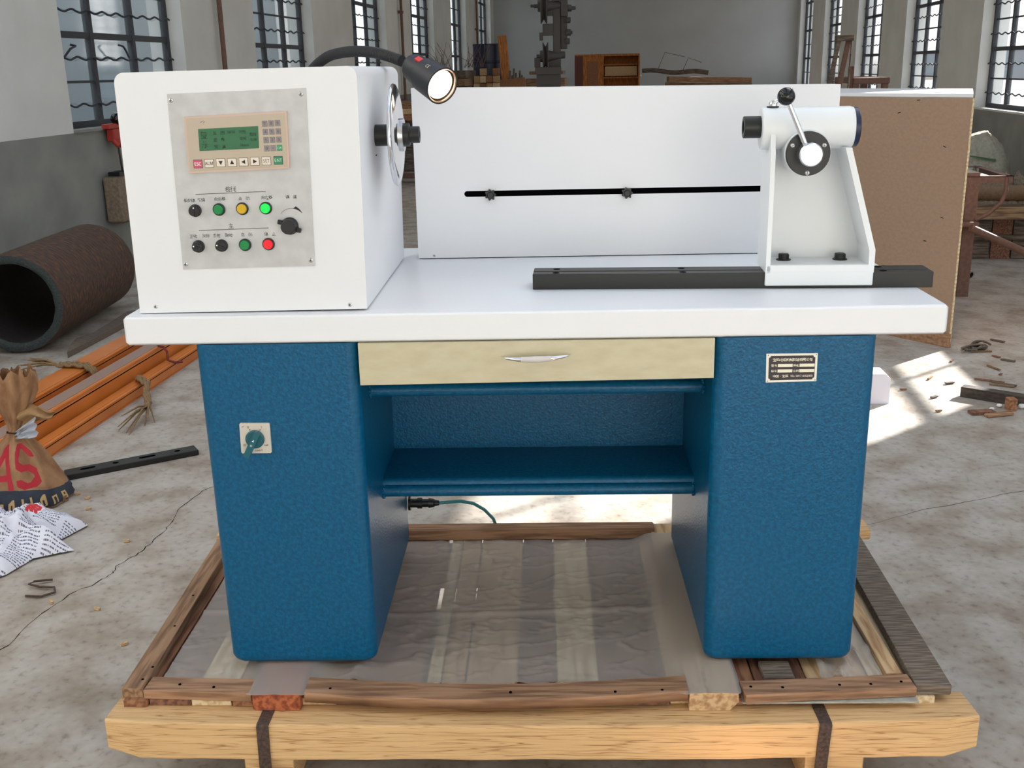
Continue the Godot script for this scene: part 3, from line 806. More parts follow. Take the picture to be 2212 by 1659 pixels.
	part(sd, "face_plate", MB.new().lathe(sp, ax, [[0.0365, 0], [0.036, 0.088], [0.0375, 0.0945], [0.0405, 0.0962], [0.0435, 0.0945], [0.0465, 0.088], [0.050, 0.07], [0.052, 0.031], [0.052, 0]], 72, true), M.chrome, Vector3.ZERO, Basis(), "polished metal disc")
	part(sd, "hub", MB.new().lathe(sp, ax, [[0.05, 0.031], [0.0575, 0.031], [0.0575, 0.0]], 40), M.alu)
	part(sd, "lock_nut", MB.new().lathe(sp, ax, [[0.0575, 0.0222], [0.067, 0.0222], [0.069, 0.0195], [0.069, 0]], 8), M.steel_dark)
	part(sd, "nose", MB.new().lathe(sp, ax, [[0.066, 0.0158], [0.0865, 0.0158], [0.0875, 0.0148], [0.0875, 0.007], [0.08, 0.007], [0.08, 0]], 28), M.steel_dark)

func build_lamp() -> void:
	var o := thing("work_lamp", "black gooseneck work lamp, switched on, reaching over the control cabinet from behind", "lamp", Vector3(-0.53, 1.28, -0.58))
	var d := -o.position
	var ax := Vector3(0.6306, -0.3665, 0.6841)
	var lens := Vector3(-0.1741, 1.3131, -0.30)
	part(o, "base", MB.new().lathe(Vector3(-0.53, 1.26, -0.581), Vector3(0, 0, -1), [[0, 0.03], [0.02, 0.03], [0.03, 0.018], [0.05, 0.014], [0.05, 0]], 20), M.black, d)
	var cv := Curve3D.new()
	for q in [[-0.53, 1.26, -0.62], [-0.528, 1.30, -0.64], [-0.5, 1.345, -0.63], [-0.4621, 1.3715, -0.6], [-0.4255, 1.3815, -0.56], [-0.373, 1.3845, -0.5], [-0.3249, 1.380, -0.45], [-0.2895, 1.371, -0.42], [-0.262, 1.3615, -0.396]]: cv.add_point(Vector3(q[0], q[1], q[2]))
	for i in cv.point_count:
		var t := (cv.get_point_position(mini(i + 1, cv.point_count - 1)) - cv.get_point_position(maxi(i - 1, 0))) / 6.0
		cv.set_point_in(i, -t); cv.set_point_out(i, t)
	var L := cv.get_baked_length()
	var pts := []
	var rr := []
	var nn := int(L / 0.0011)
	for i in nn + 1:
		pts.append(cv.sample_baked(L * i / nn, true))
		rr.append([0.0098, 0.0117, 0.0117, 0.0098][i % 4])
	part(o, "gooseneck", MB.new().tube(pts, rr, 14), M.black, d)
	var hd := part(o, "lamp_shade", MB.new().lathe(lens, ax, [[-0.110, 0.0], [-0.110, 0.016], [-0.103, 0.0245], [-0.095, 0.028], [-0.060, 0.0305], [-0.055, 0.0345], [-0.004, 0.037], [0.004, 0.0375], [0.004, 0.035], [-0.004, 0.0345], [-0.006, 0.0]], 44, false), M.black, d)
	var gold := mat(rgb(236, 190, 150), 0.2, 1.0)
	part(hd, "bezel", MB.new().lathe(lens, ax, [[-0.005, 0.0325], [0.002, 0.0325], [0.0032, 0.0335], [0.0032, 0.0352], [-0.001, 0.0352]], 44), gold)
	var em := mat(rgb(255, 250, 240), 0.3)
	em.emission_enabled = true; em.emission = rgb(255, 244, 226); em.emission_energy_multiplier = 3.0
	part(hd, "lens", MB.new().lathe(lens, ax, [[-0.0055, 0.0295], [-0.0035, 0.029], [-0.001, 0.02], [0.0, 0.0]], 40, true), em)
	var u := Vector3(-0.14, 0.85, 0.5)
	u = (u - ax * u.dot(ax)).normalized()
	var sdw := ax.cross(u)
	part(hd, "switch", MB.new().box(lens - ax * 0.066 + u * 0.0305, Vector3(0.012, 0.005, 0.017), 0.001, Basis(sdw, u, -ax)), mat(rgb(210, 44, 34), 0.35), Vector3.ZERO, Basis(), "red rocker switch")
	var u2 := (u * 0.93 + sdw * 0.15).normalized()
	latin(hd, "CE", lens - ax * 0.026 + u2 * 0.0364, 0.007, mat(rgb(210, 196, 160), 0.5), Basis(ax.cross(u2).normalized() * -1.0, ax, u2) * Basis(Vector3.BACK, PI / 2))
	var sl := SpotLight3D.new()
	sl.name = "lamp_light"
	o.add_child(sl)
	sl.look_at_from_position(lens + ax * 0.006 + d, lens + ax + d, Vector3.UP)
	sl.light_color = rgb(255, 220, 190); sl.light_energy = LAMP_E; sl.spot_angle = 82.0; sl.spot_range = 40.0; sl.spot_attenuation = 2.0; sl.spot_angle_attenuation = 0.4
	sl.light_size = 0.03; sl.shadow_enabled = true

func build_guard() -> void:
	var o := thing("guard_panel", "long white upright panel with black slot and star knobs, at the table's back edge", "machine panel", Vector3(0.21, 0.92, -0.6))
	var d := -o.position
	var x0 := -0.2668
	var x1 := 0.6852
	var zb := -0.572
	var f := MB.new()
	var B := Vector3.BACK
	var yt0 := 1.0621; var yt1 := 1.0752; var xs := -0.1485; var xe := 0.66
	var top := func(x: float) -> float: return lerpf(1.3045, 1.2935, (x - x0) / (x1 - x0))
	f.quad(Vector3(x0, yt1, zb), Vector3(x1, yt1, zb), Vector3(x1, top.call(x1), zb), Vector3(x0, top.call(x0), zb), B)
	f.quad(Vector3(x0, 0.922, zb), Vector3(x1, 0.922, zb), Vector3(x1, yt0, zb), Vector3(x0, yt0, zb), B)
	f.quad(Vector3(xe, yt0, zb), Vector3(x1, yt0, zb), Vector3(x1, yt1, zb), Vector3(xe, yt1, zb), B)
	var ym := (yt0 + yt1) / 2
	var rr := (yt1 - yt0) / 2
	for i in 8:
		var a := PI / 2 + PI * i / 8
		var b := PI / 2 + PI * (i + 1) / 8
		f.quad(Vector3(xs + rr * cos(a), ym + rr * sin(a), zb), Vector3(xs + rr * cos(b), ym + rr * sin(b), zb), Vector3(x0, ym + rr * sin(b), zb), Vector3(x0, ym + rr * sin(a), zb), B)
	f.bx(x0, x0 + 0.002, 0.922, 1.3, zb - 0.07, zb - 0.0001); f.bx(x1 - 0.002, x1, 0.922, 1.292, zb - 0.07, zb - 0.0001)
	var tp := [Vector2(x0, 1.3025), Vector2(x1, 1.2915), Vector2(x1, 1.2935), Vector2(x0, 1.3045)]
	f.prism(tp, Transform3D(Basis(), Vector3(0, 0, zb - 0.07)), 0.0699)
	f.bx(x0, x1, 0.922, 1.292, zb - 0.072, zb - 0.07)
	part(o, "sheet", f, M.white_panel, d)
	part(o, "slot", MB.new().bx(xs - 0.012, xe, yt0 - 0.004, yt1 + 0.004, zb - 0.016, zb - 0.006), M.void, d)
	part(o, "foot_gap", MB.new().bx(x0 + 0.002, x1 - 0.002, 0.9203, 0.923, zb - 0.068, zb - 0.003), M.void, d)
	for q in [[-0.0946, 1.0667], [0.2163, 1.0653]]:
		var k := MB.new()
		var pl := []
		for i in 28:
			var a := TAU * i / 28
			pl.append(Vector2(cos(a), sin(a)) * (0.0112 + 0.0022 * cos(a * 7.0)))
		k.prism(pl, Transform3D(Basis(), Vector3(q[0], q[1], zb + 0.002)), 0.012, false)
		k.lathe(Vector3(q[0], q[1], zb - 0.006), B, [[0, 0.005], [0.009, 0.005]], 12)
		k.lathe(Vector3(q[0], q[1], zb + 0.014), B, [[0, 0.008], [0.003, 0.006], [0.003, 0]], 14)
		part(o, "star_knob", k, M.black, d)
	screw_at(o, Vector3(-0.23, 0.9281, zb) + d, 0.0035)

func build_rail() -> void:
	var bs := Basis(Vector3(0.9988, 0, 0.0489), Vector3.UP, Vector3(-0.0489, 0, 0.9988))
	var o := thing("slide_rail", "black double slide rail with bolt holes, lying on the right half of the white table", "rail", Vector3(0.002, 0.92, -0.193), bs)
	part(o, "bar", MB.new().bx(0, 0.772, 0.0, 0.031, -0.027, 0, 0.0012), M.steel_dark)
	part(o, "bar", MB.new().bx(0, 0.772, 0.0, 0.031, -0.071, -0.033, 0.0012), M.steel_dark)
	part(o, "web", MB.new().bx(0.002, 0.77, 0.001, 0.024, -0.034, -0.026), M.void)
	for x in [0.046, 0.295, 0.68]:
		for z in [-0.013, -0.054]:
			part(o, "bolt_hole", MB.new().lathe(Vector3(x, 0.0308, z), Vector3.UP, [[0.0005, 0.0072], [0.0005, 0]], 18), M.void)

func build_tailstock() -> void:
	var bs := Basis(Vector3(0.9988, 0, 0.0489), Vector3.UP, Vector3(-0.0489, 0, 0.9988))
	var o := thing("tailstock", "white cast tailstock with a black ball lever, bolted across the black rail", "tailstock", Vector3(0.452, 0.951, -0.1635), bs)
	var c := MB.new()
	var sx := Transform3D(Basis(Vector3(0, 0, 1), Vector3.UP, Vector3(1, 0, 0)), Vector3(0, 0, 0))   # outline in z-y, deep along x
	# apron over the rail's front, base plate, left plate, sloping right plate, back web
	c.bx(0.001, 0.206, -0.025, 0.004, -0.0066, 0.0, 0.002).bx(0.001, 0.206, 0.0005, 0.0165, -0.012, 0.0, 0.003)
	c.bx(0.004, 0.203, 0.0005, 0.0145, -0.112, -0.008, 0.002)
	c.prism([Vector2(0, 0.0005), Vector2(0, 0.225), Vector2(-0.012, 0.262), Vector2(-0.09, 0.262), Vector2(-0.112, 0.225), Vector2(-0.112, 0.0005)], Transform3D(sx.basis, Vector3(0.0015, 0, 0)), 0.0085)
	var rp0 := [Vector2(0.2065, 0.0005), Vector2(0.2065, 0.044), Vector2(0.150, 0.236), Vector2(0.138, 0.236), Vector2(0.1955, 0.042), Vector2(0.1955, 0.0005)]
	c.prism(rp0, Transform3D(Basis(), Vector3(0, 0, -0.112)), 0.1115)
	c.prism([Vector2(0.004, 0.0005), Vector2(0.202, 0.0005), Vector2(0.200, 0.042), Vector2(0.145, 0.232), Vector2(0.004, 0.232)], Transform3D(Basis(), Vector3(0, 0, -0.112)), 0.012)
	part(o, "casting", c, M.cast)
	var ay := 0.2705
	part(o, "barrel", MB.new().lathe(Vector3(-0.013, ay, -0.052), Vector3(1, 0, 0), [[0, 0], [0, 0.037], [0.002, 0.0393], [0.165, 0.0393], [0.171, 0.0375], [0.171, 0]], 48), M.cast)
	part(o, "end_cap", MB.new().lathe(Vector3(0.157, ay, -0.052), Vector3(1, 0, 0), [[0, 0.0375], [0.009, 0.037], [0.0115, 0.034], [0.0115, 0]], 40), M.navy)
	part(o, "quill", MB.new().lathe(Vector3(-0.0125, ay + 0.003, -0.052), Vector3(-1, 0, 0), [[0, 0.0205], [0.032, 0.0205], [0.033, 0.0195], [0.033, 0.0125], [0.01, 0.0125], [0.01, 0]], 36), M.steel_dark)
	part(o, "boss", MB.new().lathe(Vector3(0.0695, 0.2265, -0.06), Vector3.BACK, [[0, 0.043], [0.055, 0.043], [0.056, 0.0425], [0.056, 0]], 44), M.cast)
	var fc := Vector3(0.0695, 0.2265, -0.005)
	var fl := part(o, "flange", MB.new().lathe(fc, Vector3.BACK, [[0, 0.041], [0.006, 0.041], [0.0072, 0.04], [0.0072, 0.0]], 48), M.black)
	for q in [[-0.0295, 0.0155], [0.0285, 0.015], [0.0, -0.0355]]: screw_at(fl, fc + Vector3(q[0], q[1], 0.0072), 0.0046)
	var hub := part(o, "lever_hub", MB.new().lathe(fc, Vector3.BACK, [[0.007, 0.0218], [0.036, 0.0218], [0.0385, 0.0196], [0.0385, 0]], 44), M.alu)
	var l0 := fc + Vector3(-0.0085, 0.016, 0.022)
	var l1 := fc + Vector3(-0.0455, 0.0965, 0.026)
	part(hub, "lever", MB.new().rod(l0, l1, 0.0052, 18, 0.0047), M.chrome)
	part(hub, "ball_knob", MB.new().ball(l1 + (l1 - l0).normalized() * 0.009, 0.0163, 28), M.black_gloss, Vector3.ZERO, Basis(), "glossy black ball knob")
	# clamp on top of the barrel
	var cb := Vector3(0.0085, 0.3095, -0.052)
	var cm := part(o, "clamp_lever", MB.new().lathe(cb, Vector3.UP, [[0, 0.0115], [0.0022, 0.0115], [0.0022, 0]], 24), M.black)
	part(cm, "clamp_handle", MB.new().lathe(cb, Vector3.UP, [[0.002, 0.0075], [0.006, 0.0078], [0.011, 0.006], [0.0125, 0]], 20).rod(cb + Vector3(0.002, 0.007, 0), cb + Vector3(0.031, 0.0305, 0.004), 0.0042, 14, 0.0036).ball(cb + Vector3(0.0315, 0.031, 0.004), 0.005, 14), M.chrome)
	for x in [0.0462, 0.156]:
		var bp := Vector3(x, 0.0145, -0.068)
		var b := part(o, "bolt", MB.new().hexa(bp + Vector3(0, 0.0018, 0), Vector3.UP, 0.0112, 0.011), M.steel_dark)
		part(b, "washer", MB.new().lathe(bp, Vector3.UP, [[0, 0.0145], [0.0018, 0.014], [0.0018, 0]], 22), M.steel_dark)

func build_wire_guide() -> void:
	var o := thing("wire_guide", "dark steel wire guide with two grooved pulleys, standing on top of the white back panel", "wire guide", Vector3(0.04, 1.3025, -0.606))
	var d := -o.position
	var X := func(c: float) -> float: return 0.0137 + ((1130.0 + c / 8.73) - 1158.9) * 0.001038
	var Y := func(c: float) -> float: return 1.307 - (c / 8.73 - 182.0) * 0.001038
	var bm := func(a: float, b: float, t: float, u: float, z0: float, z1: float, r := 0.001) -> MB: return MB.new().bx(X.call(a), X.call(b), Y.call(u), Y.call(t), z0, z1, r)
	part(o, "foot", bm.call(255, 710, 1410, 1640, -0.64, -0.60), M.guide, d)
	part(o, "foot", bm.call(228, 722, 1280, 1415, -0.635, -0.592), M.guide, d)
	part(o, "bracket", bm.call(218, 330, 1110, 1285, -0.63, -0.603), M.guide, d)
	part(o, "upright", bm.call(575, 718, 120, 1290, -0.622, -0.606), M.guide, d)
	part(o, "upright", bm.call(720, 840, -600, 960, -0.632, -0.612), M.guide, d)
	part(o, "head_block", bm.call(565, 705, -500, 118, -0.625, -0.604), M.guide, d)
	part(o, "head_block", bm.call(720, 850, 80, 385, -0.628, -0.602), M.guide, d)
	part(o, "arm", bm.call(380, 585, 508, 715, -0.622, -0.604), M.guide, d)
	part(o, "arm", bm.call(318, 385, 660, 800, -0.62, -0.606), M.guide, d)
	part(o, "arm", bm.call(470, 580, 100, 365, -0.62, -0.606), M.guide, d)
	part(o, "arm", bm.call(490, 590, 1020, 1285, -0.62, -0.606), M.guide, d)
	var ax := Vector3(1, 0, 0)
	for q in [[343.0, 470.0, 190.0, 0.0375], [375.0, 482.0, 1085.0, 0.0298]]:
		var w: float = X.call(q[1]) - X.call(q[0])
		var r: float = q[3]
		var c := Vector3(X.call(q[0]), Y.call(q[2]), -0.61)
		var pu := part(o, "pulley", MB.new().lathe(c, ax, [[0, 0], [0, r], [w * 0.12, r], [w * 0.5, r - 0.009], [w * 0.88, r], [w, r], [w, 0]], 56), M.guide, d)
		part(pu, "axle", MB.new().lathe(c, ax, [[-0.014, 0], [-0.014, 0.004], [-0.006, 0.004], [-0.006, 0.012], [0.0, 0.013], [w, 0.013], [w + 0.007, 0.011], [w + 0.03, 0.006], [w + 0.03, 0]], 20), M.guide)
	for q in [[850, 925, 175, 300], [935, 1000, 200, 270], [852, 905, 400, 505], [850, 912, 605, 730], [905, 938, 640, 700], [835, 888, 770, 880], [740, 800, 1000, 1135], [195, 248, 160, 213]]:
		var xa: float = X.call(float(q[0]))
		var xb: float = X.call(float(q[1]))
		var yc: float = (Y.call(float(q[2])) + Y.call(float(q[3]))) / 2.0
		part(o, "bolt", MB.new().hexa(Vector3(xa - 0.004, yc, -0.612), ax, absf(Y.call(float(q[2])) - yc) * 1.12, xb - xa + 0.004), M.guide, d)
	part(o, "bolt", MB.new().rod(Vector3(X.call(200.0), Y.call(187.0), -0.61), Vector3(X.call(345.0), Y.call(187.0), -0.61), 0.003, 10), M.guide, d)

func build_table() -> void:
	var o := thing("machine_table", "long white painted steel tabletop of the winding machine, resting on the blue stand", "tabletop", Vector3(0, 0.865, -0.37))
	part(o, "top", MB.new().bx(-0.75, 0.75, 0, 0.055, -0.37, 0.37, 0.006), M.white)

# ---- the pallet under the machine
func build_pallet() -> void:
	var o := thing("wooden_pallet", "wooden pallet with a thick pine front beam under the machine", "pallet", Vector3(0, 0, -0.28))
	var d := -o.position
	for e in [[0.0, 0.0], [1.0, -0.70]]:   # front and rear beam: ends curved, the upper edge a little hollow
		var rings := []
		for i in 27:
			var f := i / 26.0 * 2.0 - 1.0
			var s := absf(f)
			var x := f * 0.826
			var endc := clampf((s - 0.94) / 0.06, 0.0, 1.0)
			var y1 := 0.155 + 0.015 * f * f - 0.004 * endc * endc
			var y0 := 0.080 + 0.006 * f * f + 0.013 * endc * endc + rng.randf_range(-0.0015, 0.0015)
			var z1 := 0.150 - 0.012 * endc * endc
			var ring := []
			var r := 0.005
			for q in [[y1, z1, 0.0], [0.1585, 0.042, 90.0], [y0, 0.042, 180.0], [y0, z1, 270.0]]:
				for k in 3:
					var a := deg_to_rad(q[2] + 45.0 * k)
					var cy: float = q[0] - r if q[2] < 135.0 else q[0] + r
					var cz: float = q[1] - r if q[1] == z1 else q[1] + r
					ring.append(Vector3(x, cy + r * sin(a), cz + r * cos(a) + e[1]))
			rings.append(ring)
		part(o, "beam", MB.new().skin(rings), M.pine, d, Basis(), "thick pine beam")
	# blocks below the front beam and below the rear beam
	for q in [[-0.567, -0.470], [0.508, 0.62]]:
		for z in [0.0, -0.70]:
			part(o, "block", MB.new().bx(q[0], q[1], 0.0, 0.088, 0.03 + z, 0.136 + z, 0.004), M.pine, d)
	# deck planks, lengthwise to the view, seen as end grain over the beam
	var x := -0.806
	var ws := [0.047, 0.082, 0.078, 0.110, 0.09, 0.075, 0.082, 0.026, 0.045, 0.102, 0.074, 0.082, 0.130, 0.066, 0.10, 0.10, 0.12, 0.105, 0.08]
	var gp := [0.002, 0.001, 0.003, 0.002, 0.001, 0.003, 0.012, 0.003, 0.004, 0.002, 0.003, 0.002, 0.002, 0.004, 0.003, 0.002, 0.003, 0.002, 0.0]
	var ms := [M.plank_b, M.plank_d, M.plank_c, M.plank_b, M.plank_a, M.plank_b, M.plank_b, M.plank_c, M.plank_a, M.plank_a, M.plank_d, M.plank_c, M.plank_d, M.plank_a, M.plank_b, M.plank_d, M.plank_a, M.plank_c, M.plank_a]
	for i in ws.size():
		if x + ws[i] > 0.8: break
		if ws[i] > 0.01:
			part(o, "plank", MB.new().bx(x, x + ws[i], 0.1605, 0.1775 - rng.randf() * 0.002, -0.665, (0.087 if i != 10 else 0.02) + rng.randf_range(-0.004, 0.006), 0.0012), ms[i], d)
		x += ws[i] + gp[i]
	# the two runners that carry the legs
	part(o, "runner", MB.new().bx(-0.5495, -0.456, 0.1585, 0.1965, -0.66, 0.104, 0.004), M.red_wood, d, Basis(), "reddish runner under the left leg")
	var rr := [Vector2(0.291, 0.1585), Vector2(0.368, 0.1585), Vector2(0.384, 0.176), Vector2(0.384, 0.1965), Vector2(0.291, 0.1965)]
	part(o, "runner", MB.new().prism(rr, Transform3D(Basis(), Vector3(0, 0, -0.68)), 0.785), M.plank_a, d, Basis(), "pale runner under the right leg")
	# battens round the edge
	part(o, "batten", MB.new().bar(Vector3(-0.79, 0.1865, 0.082), Vector3(-0.802, 0.1865, -0.60), 0.042, 0.022, 0.002), M.brown_z, d)
	part(o, "batten", MB.new().bar(Vector3(-0.766, 0.1865, 0.062), Vector3(-0.5505, 0.1865, 0.074), 0.05, 0.020, 0.002), M.brown_x, d)
	var mb := []
	for i in 15:
		var f := i / 14.0
		mb.append(Vector3(lerpf(-0.448, 0.2895, f), 0.187 - 0.003 * sin(f * PI), 0.072 + 0.022 * sin(f * PI)))
	var rg := []
	for p in mb:
		rg.append([p + Vector3(0, -0.010, 0.028), p + Vector3(0, 0.009, 0.028), p + Vector3(0, 0.011, 0.026), p + Vector3(0, 0.011, -0.026), p + Vector3(0, 0.009, -0.028), p + Vector3(0, -0.010, -0.028)])
	part(o, "batten", MB.new().skin(rg), M.brown_x, d)
	part(o, "batten", MB.new().bar(Vector3(0.394, 0.187, 0.088), Vector3(0.7225, 0.187, 0.066), 0.05, 0.020, 0.002), M.brown_x, d)
	part(o, "batten", MB.new().bar(Vector3(0.757, 0.1875, 0.084), Vector3(0.778, 0.1875, -0.62), 0.068, 0.022, 0.002), M.grey_z, d, Basis(), "weathered grey batten along the right edge")
	part(o, "batten", MB.new().bar(Vector3(0.70, 0.184, 0.03), Vector3(0.70, 0.184, -0.60), 0.032, 0.014, 0.002), M.plank_a, d)
	part(o, "batten", MB.new().bx(-0.44, 0.30, 0.1765, 0.2085, -0.668, -0.628, 0.003), M.brown_x, d)
	for e in [[-0.83, -0.765], [0.78, 0.845]]:
		part(o, "end_block", MB.new().bx(e[0], e[1], 0.176, 0.204, -0.68, -0.615, 0.003), M.pine, d)
	part(o, "spacer", MB.new().bx(0.445, 0.505, 0.177, 0.190, -0.02, 0.04, 0.002), M.grey_z, d)
	part(o, "shim", MB.new().bx(0.392, 0.724, 0.1725, 0.1765, 0.075, 0.106, 0.001), M.sacking, d)
	# nail heads
	for q in [[-0.78, 0.05], [-0.776, 0.005], [-0.786, -0.16], [-0.79, -0.3], [-0.70, 0.068], [-0.63, 0.078], [-0.40, 0.085], [-0.05, 0.10], [0.15, 0.10], [0.24, 0.095], [0.41, 0.085], [0.47, 0.088], [0.58, 0.08], [0.64, 0.078], [0.70, 0.07]]:
		part(o, "nail_head", MB.new().lathe(Vector3(q[0], 0.1962, q[1]), Vector3.UP, [[0, 0.0028], [0.0018, 0.0028], [0.0026, 0.0016], [0.0026, 0]], 10), M.void, d)
	# steel straps over the front beam
	for q in [[-0.519, -0.5205], [0.538, 0.534]]:
		var st := MB.new()
		var path := [Vector3(q[0], 0.1605, 0.075), Vector3(q[0], 0.1612, 0.150), Vector3(q[0], 0.158, 0.1535), Vector3(lerpf(q[0], q[1], 0.5), 0.12, 0.1530), Vector3(q[1], 0.07, 0.1528), Vector3(q[1], 0.035, 0.1495)]
		var rings := []
		for i in path.size():
			var t: Vector3 = (path[mini(i + 1, path.size() - 1)] - path[maxi(i - 1, 0)]).normalized()
			var nn := Vector3(1, 0, 0).cross(t).normalized() * 0.0011
			var h := Vector3(0.0115, 0, 0)
			rings.append([path[i] - h - nn, path[i] + h - nn, path[i] + h + nn, path[i] - h + nn])
		st.skin(rings)
		var sp := part(o, "strap", st, M.strap, d, Basis(), "rusty steel strap")
		for y in [0.138, 0.108]:
			part(sp, "nail_head", MB.new().lathe(Vector3(lerpf(q[0], q[1], (0.168 - y) / 0.1), y, 0.1538), Vector3.BACK, [[0, 0.0032], [0.0014, 0.003], [0.002, 0]], 10), M.strap)

func build_plastic() -> void:
	# clear milky sheet over the deck, rising over both runners
	var f1 := FastNoiseLite.new()
	f1.seed = 5; f1.frequency = 5.0; f1.fractal_octaves = 3
	var f2 := FastNoiseLite.new()
	f2.seed = 8; f2.frequency = 2.2; f2.noise_type = FastNoiseLite.TYPE_SIMPLEX
	var rise := func(x: float) -> float:
		var a := smoothstep(-0.60, -0.552, x) * (1.0 - smoothstep(-0.453, -0.40, x))
		var b := smoothstep(0.235, 0.288, x) * (1.0 - smoothstep(0.387, 0.40, x))
		return maxf(a, b)
	var rings := []
	for i in 151:
		var row := []
		var z := lerpf(-0.622, 0.044, i / 150.0)
		for j in 241:
			var x := lerpf(-0.752, 0.395, j / 240.0)
			var r: float = rise.call(x)
			var c1 := absf(f2.get_noise_2d(x * 1.6 + z * 2.2, z * 2.6 - x * 0.6))
			var c2 := absf(f1.get_noise_2d(x * 0.7 + 3.0, z * 1.3 + x * 0.4))
			var w := 0.0012 + 0.0012 * f1.get_noise_2d(x * 0.6, z * 0.6) + (0.0026 * exp(-c1 * c1 * 90.0) + 0.0014 * exp(-c2 * c2 * 140.0)) * (1.0 - r)
			w += 0.004 * exp(-pow((z + 0.245 + 0.01 * sin(x * 6.0)) / 0.009, 2.0)) * (1.0 - r)   # fold across
			w += 0.010 * exp(-pow((x + 0.36 + z * 0.12) / 0.02, 2.0)) * smoothstep(-0.2, 0.0, z)
			var zz := z
			if i > 140: zz += (i - 140) / 10.0 * (0.064 * r + 0.006 * f2.get_noise_2d(x * 3.0, 7.0))
			row.append(Vector3(x, 0.1785 + r * 0.0182 + w * (1.0 - 0.85 * r), zz))
		rings.append(row)
	var pm := mat(Color(0.80, 0.77, 0.74, 0.46), 0.3)
	pm.transparency = BaseMaterial3D.TRANSPARENCY_ALPHA
	solo("plastic_sheet", MB.new().skin(rings, false, false, Vector3.UP), pm, "creased translucent plastic sheet spread over the planks of the pallet", "plastic sheet")
	var rb := []
	for i in 41:
		var row := []
		var z := lerpf(-0.56, 0.035, i / 40.0)
		for j in 41:
			var x := lerpf(0.56, 0.682, j / 40.0)
			row.append(Vector3(x, 0.179 + 0.010 * pow(absf(sin(x * 55.0 + z * 16.0 + 2.0 * f2.get_noise_2d(x * 3, z * 3))), 3.0) * smoothstep(-0.2, 0.0, z) + 0.002 * (1 + f1.get_noise_2d(x * 2, z)), z))
		rb.append(row)
	var pg := mat(Color(0.84, 0.82, 0.80, 0.4), 0.26)
	pg.transparency = BaseMaterial3D.TRANSPARENCY_ALPHA
	solo("plastic_sheet", MB.new().skin(rb, false, false, Vector3.UP), pg, "narrow crumpled strip of shiny plastic on the pallet to the right of the right leg", "plastic sheet")

# ---- the floor on the left
func bundle(label: String, a: Vector3, b: Vector3, w: float, h: float, top: Material) -> void:
	var dir := (b - a).normalized()
	var bs := Basis(dir.cross(Vector3.UP).normalized(), Vector3.UP, -dir)   # local -z along the moulding, x to its right
	var o := thing("moulding_bundle", label, "moulding", a, bs, "orange mouldings on the floor")
	var L := (b - a).length()
	var pr := [Vector2(0, 0), Vector2(0, h * 0.10), Vector2(-0.003, h * 0.12), Vector2(-0.003, h * 0.16), Vector2(0, h * 0.18), Vector2(0, h * 0.80), Vector2(-0.003, h * 0.82), Vector2(-0.003, h * 0.85), Vector2(-0.004, h * 0.87), Vector2(-0.004, h * 0.97), Vector2(-0.008, h), Vector2(-w, h), Vector2(-w, 0)]
	part(o, "channel", MB.new().prism(pr, Transform3D(Basis(), Vector3.ZERO), -L), M.orange)
	part(o, "top_face", MB.new().bx(-w + 0.004, -0.018, h - 0.001, h + 0.0015, -L, 0), top)
	part(o, "groove", MB.new().bx(-0.006, 0.0006, h * 0.825, h * 0.84, -L, -0.001), M.void)

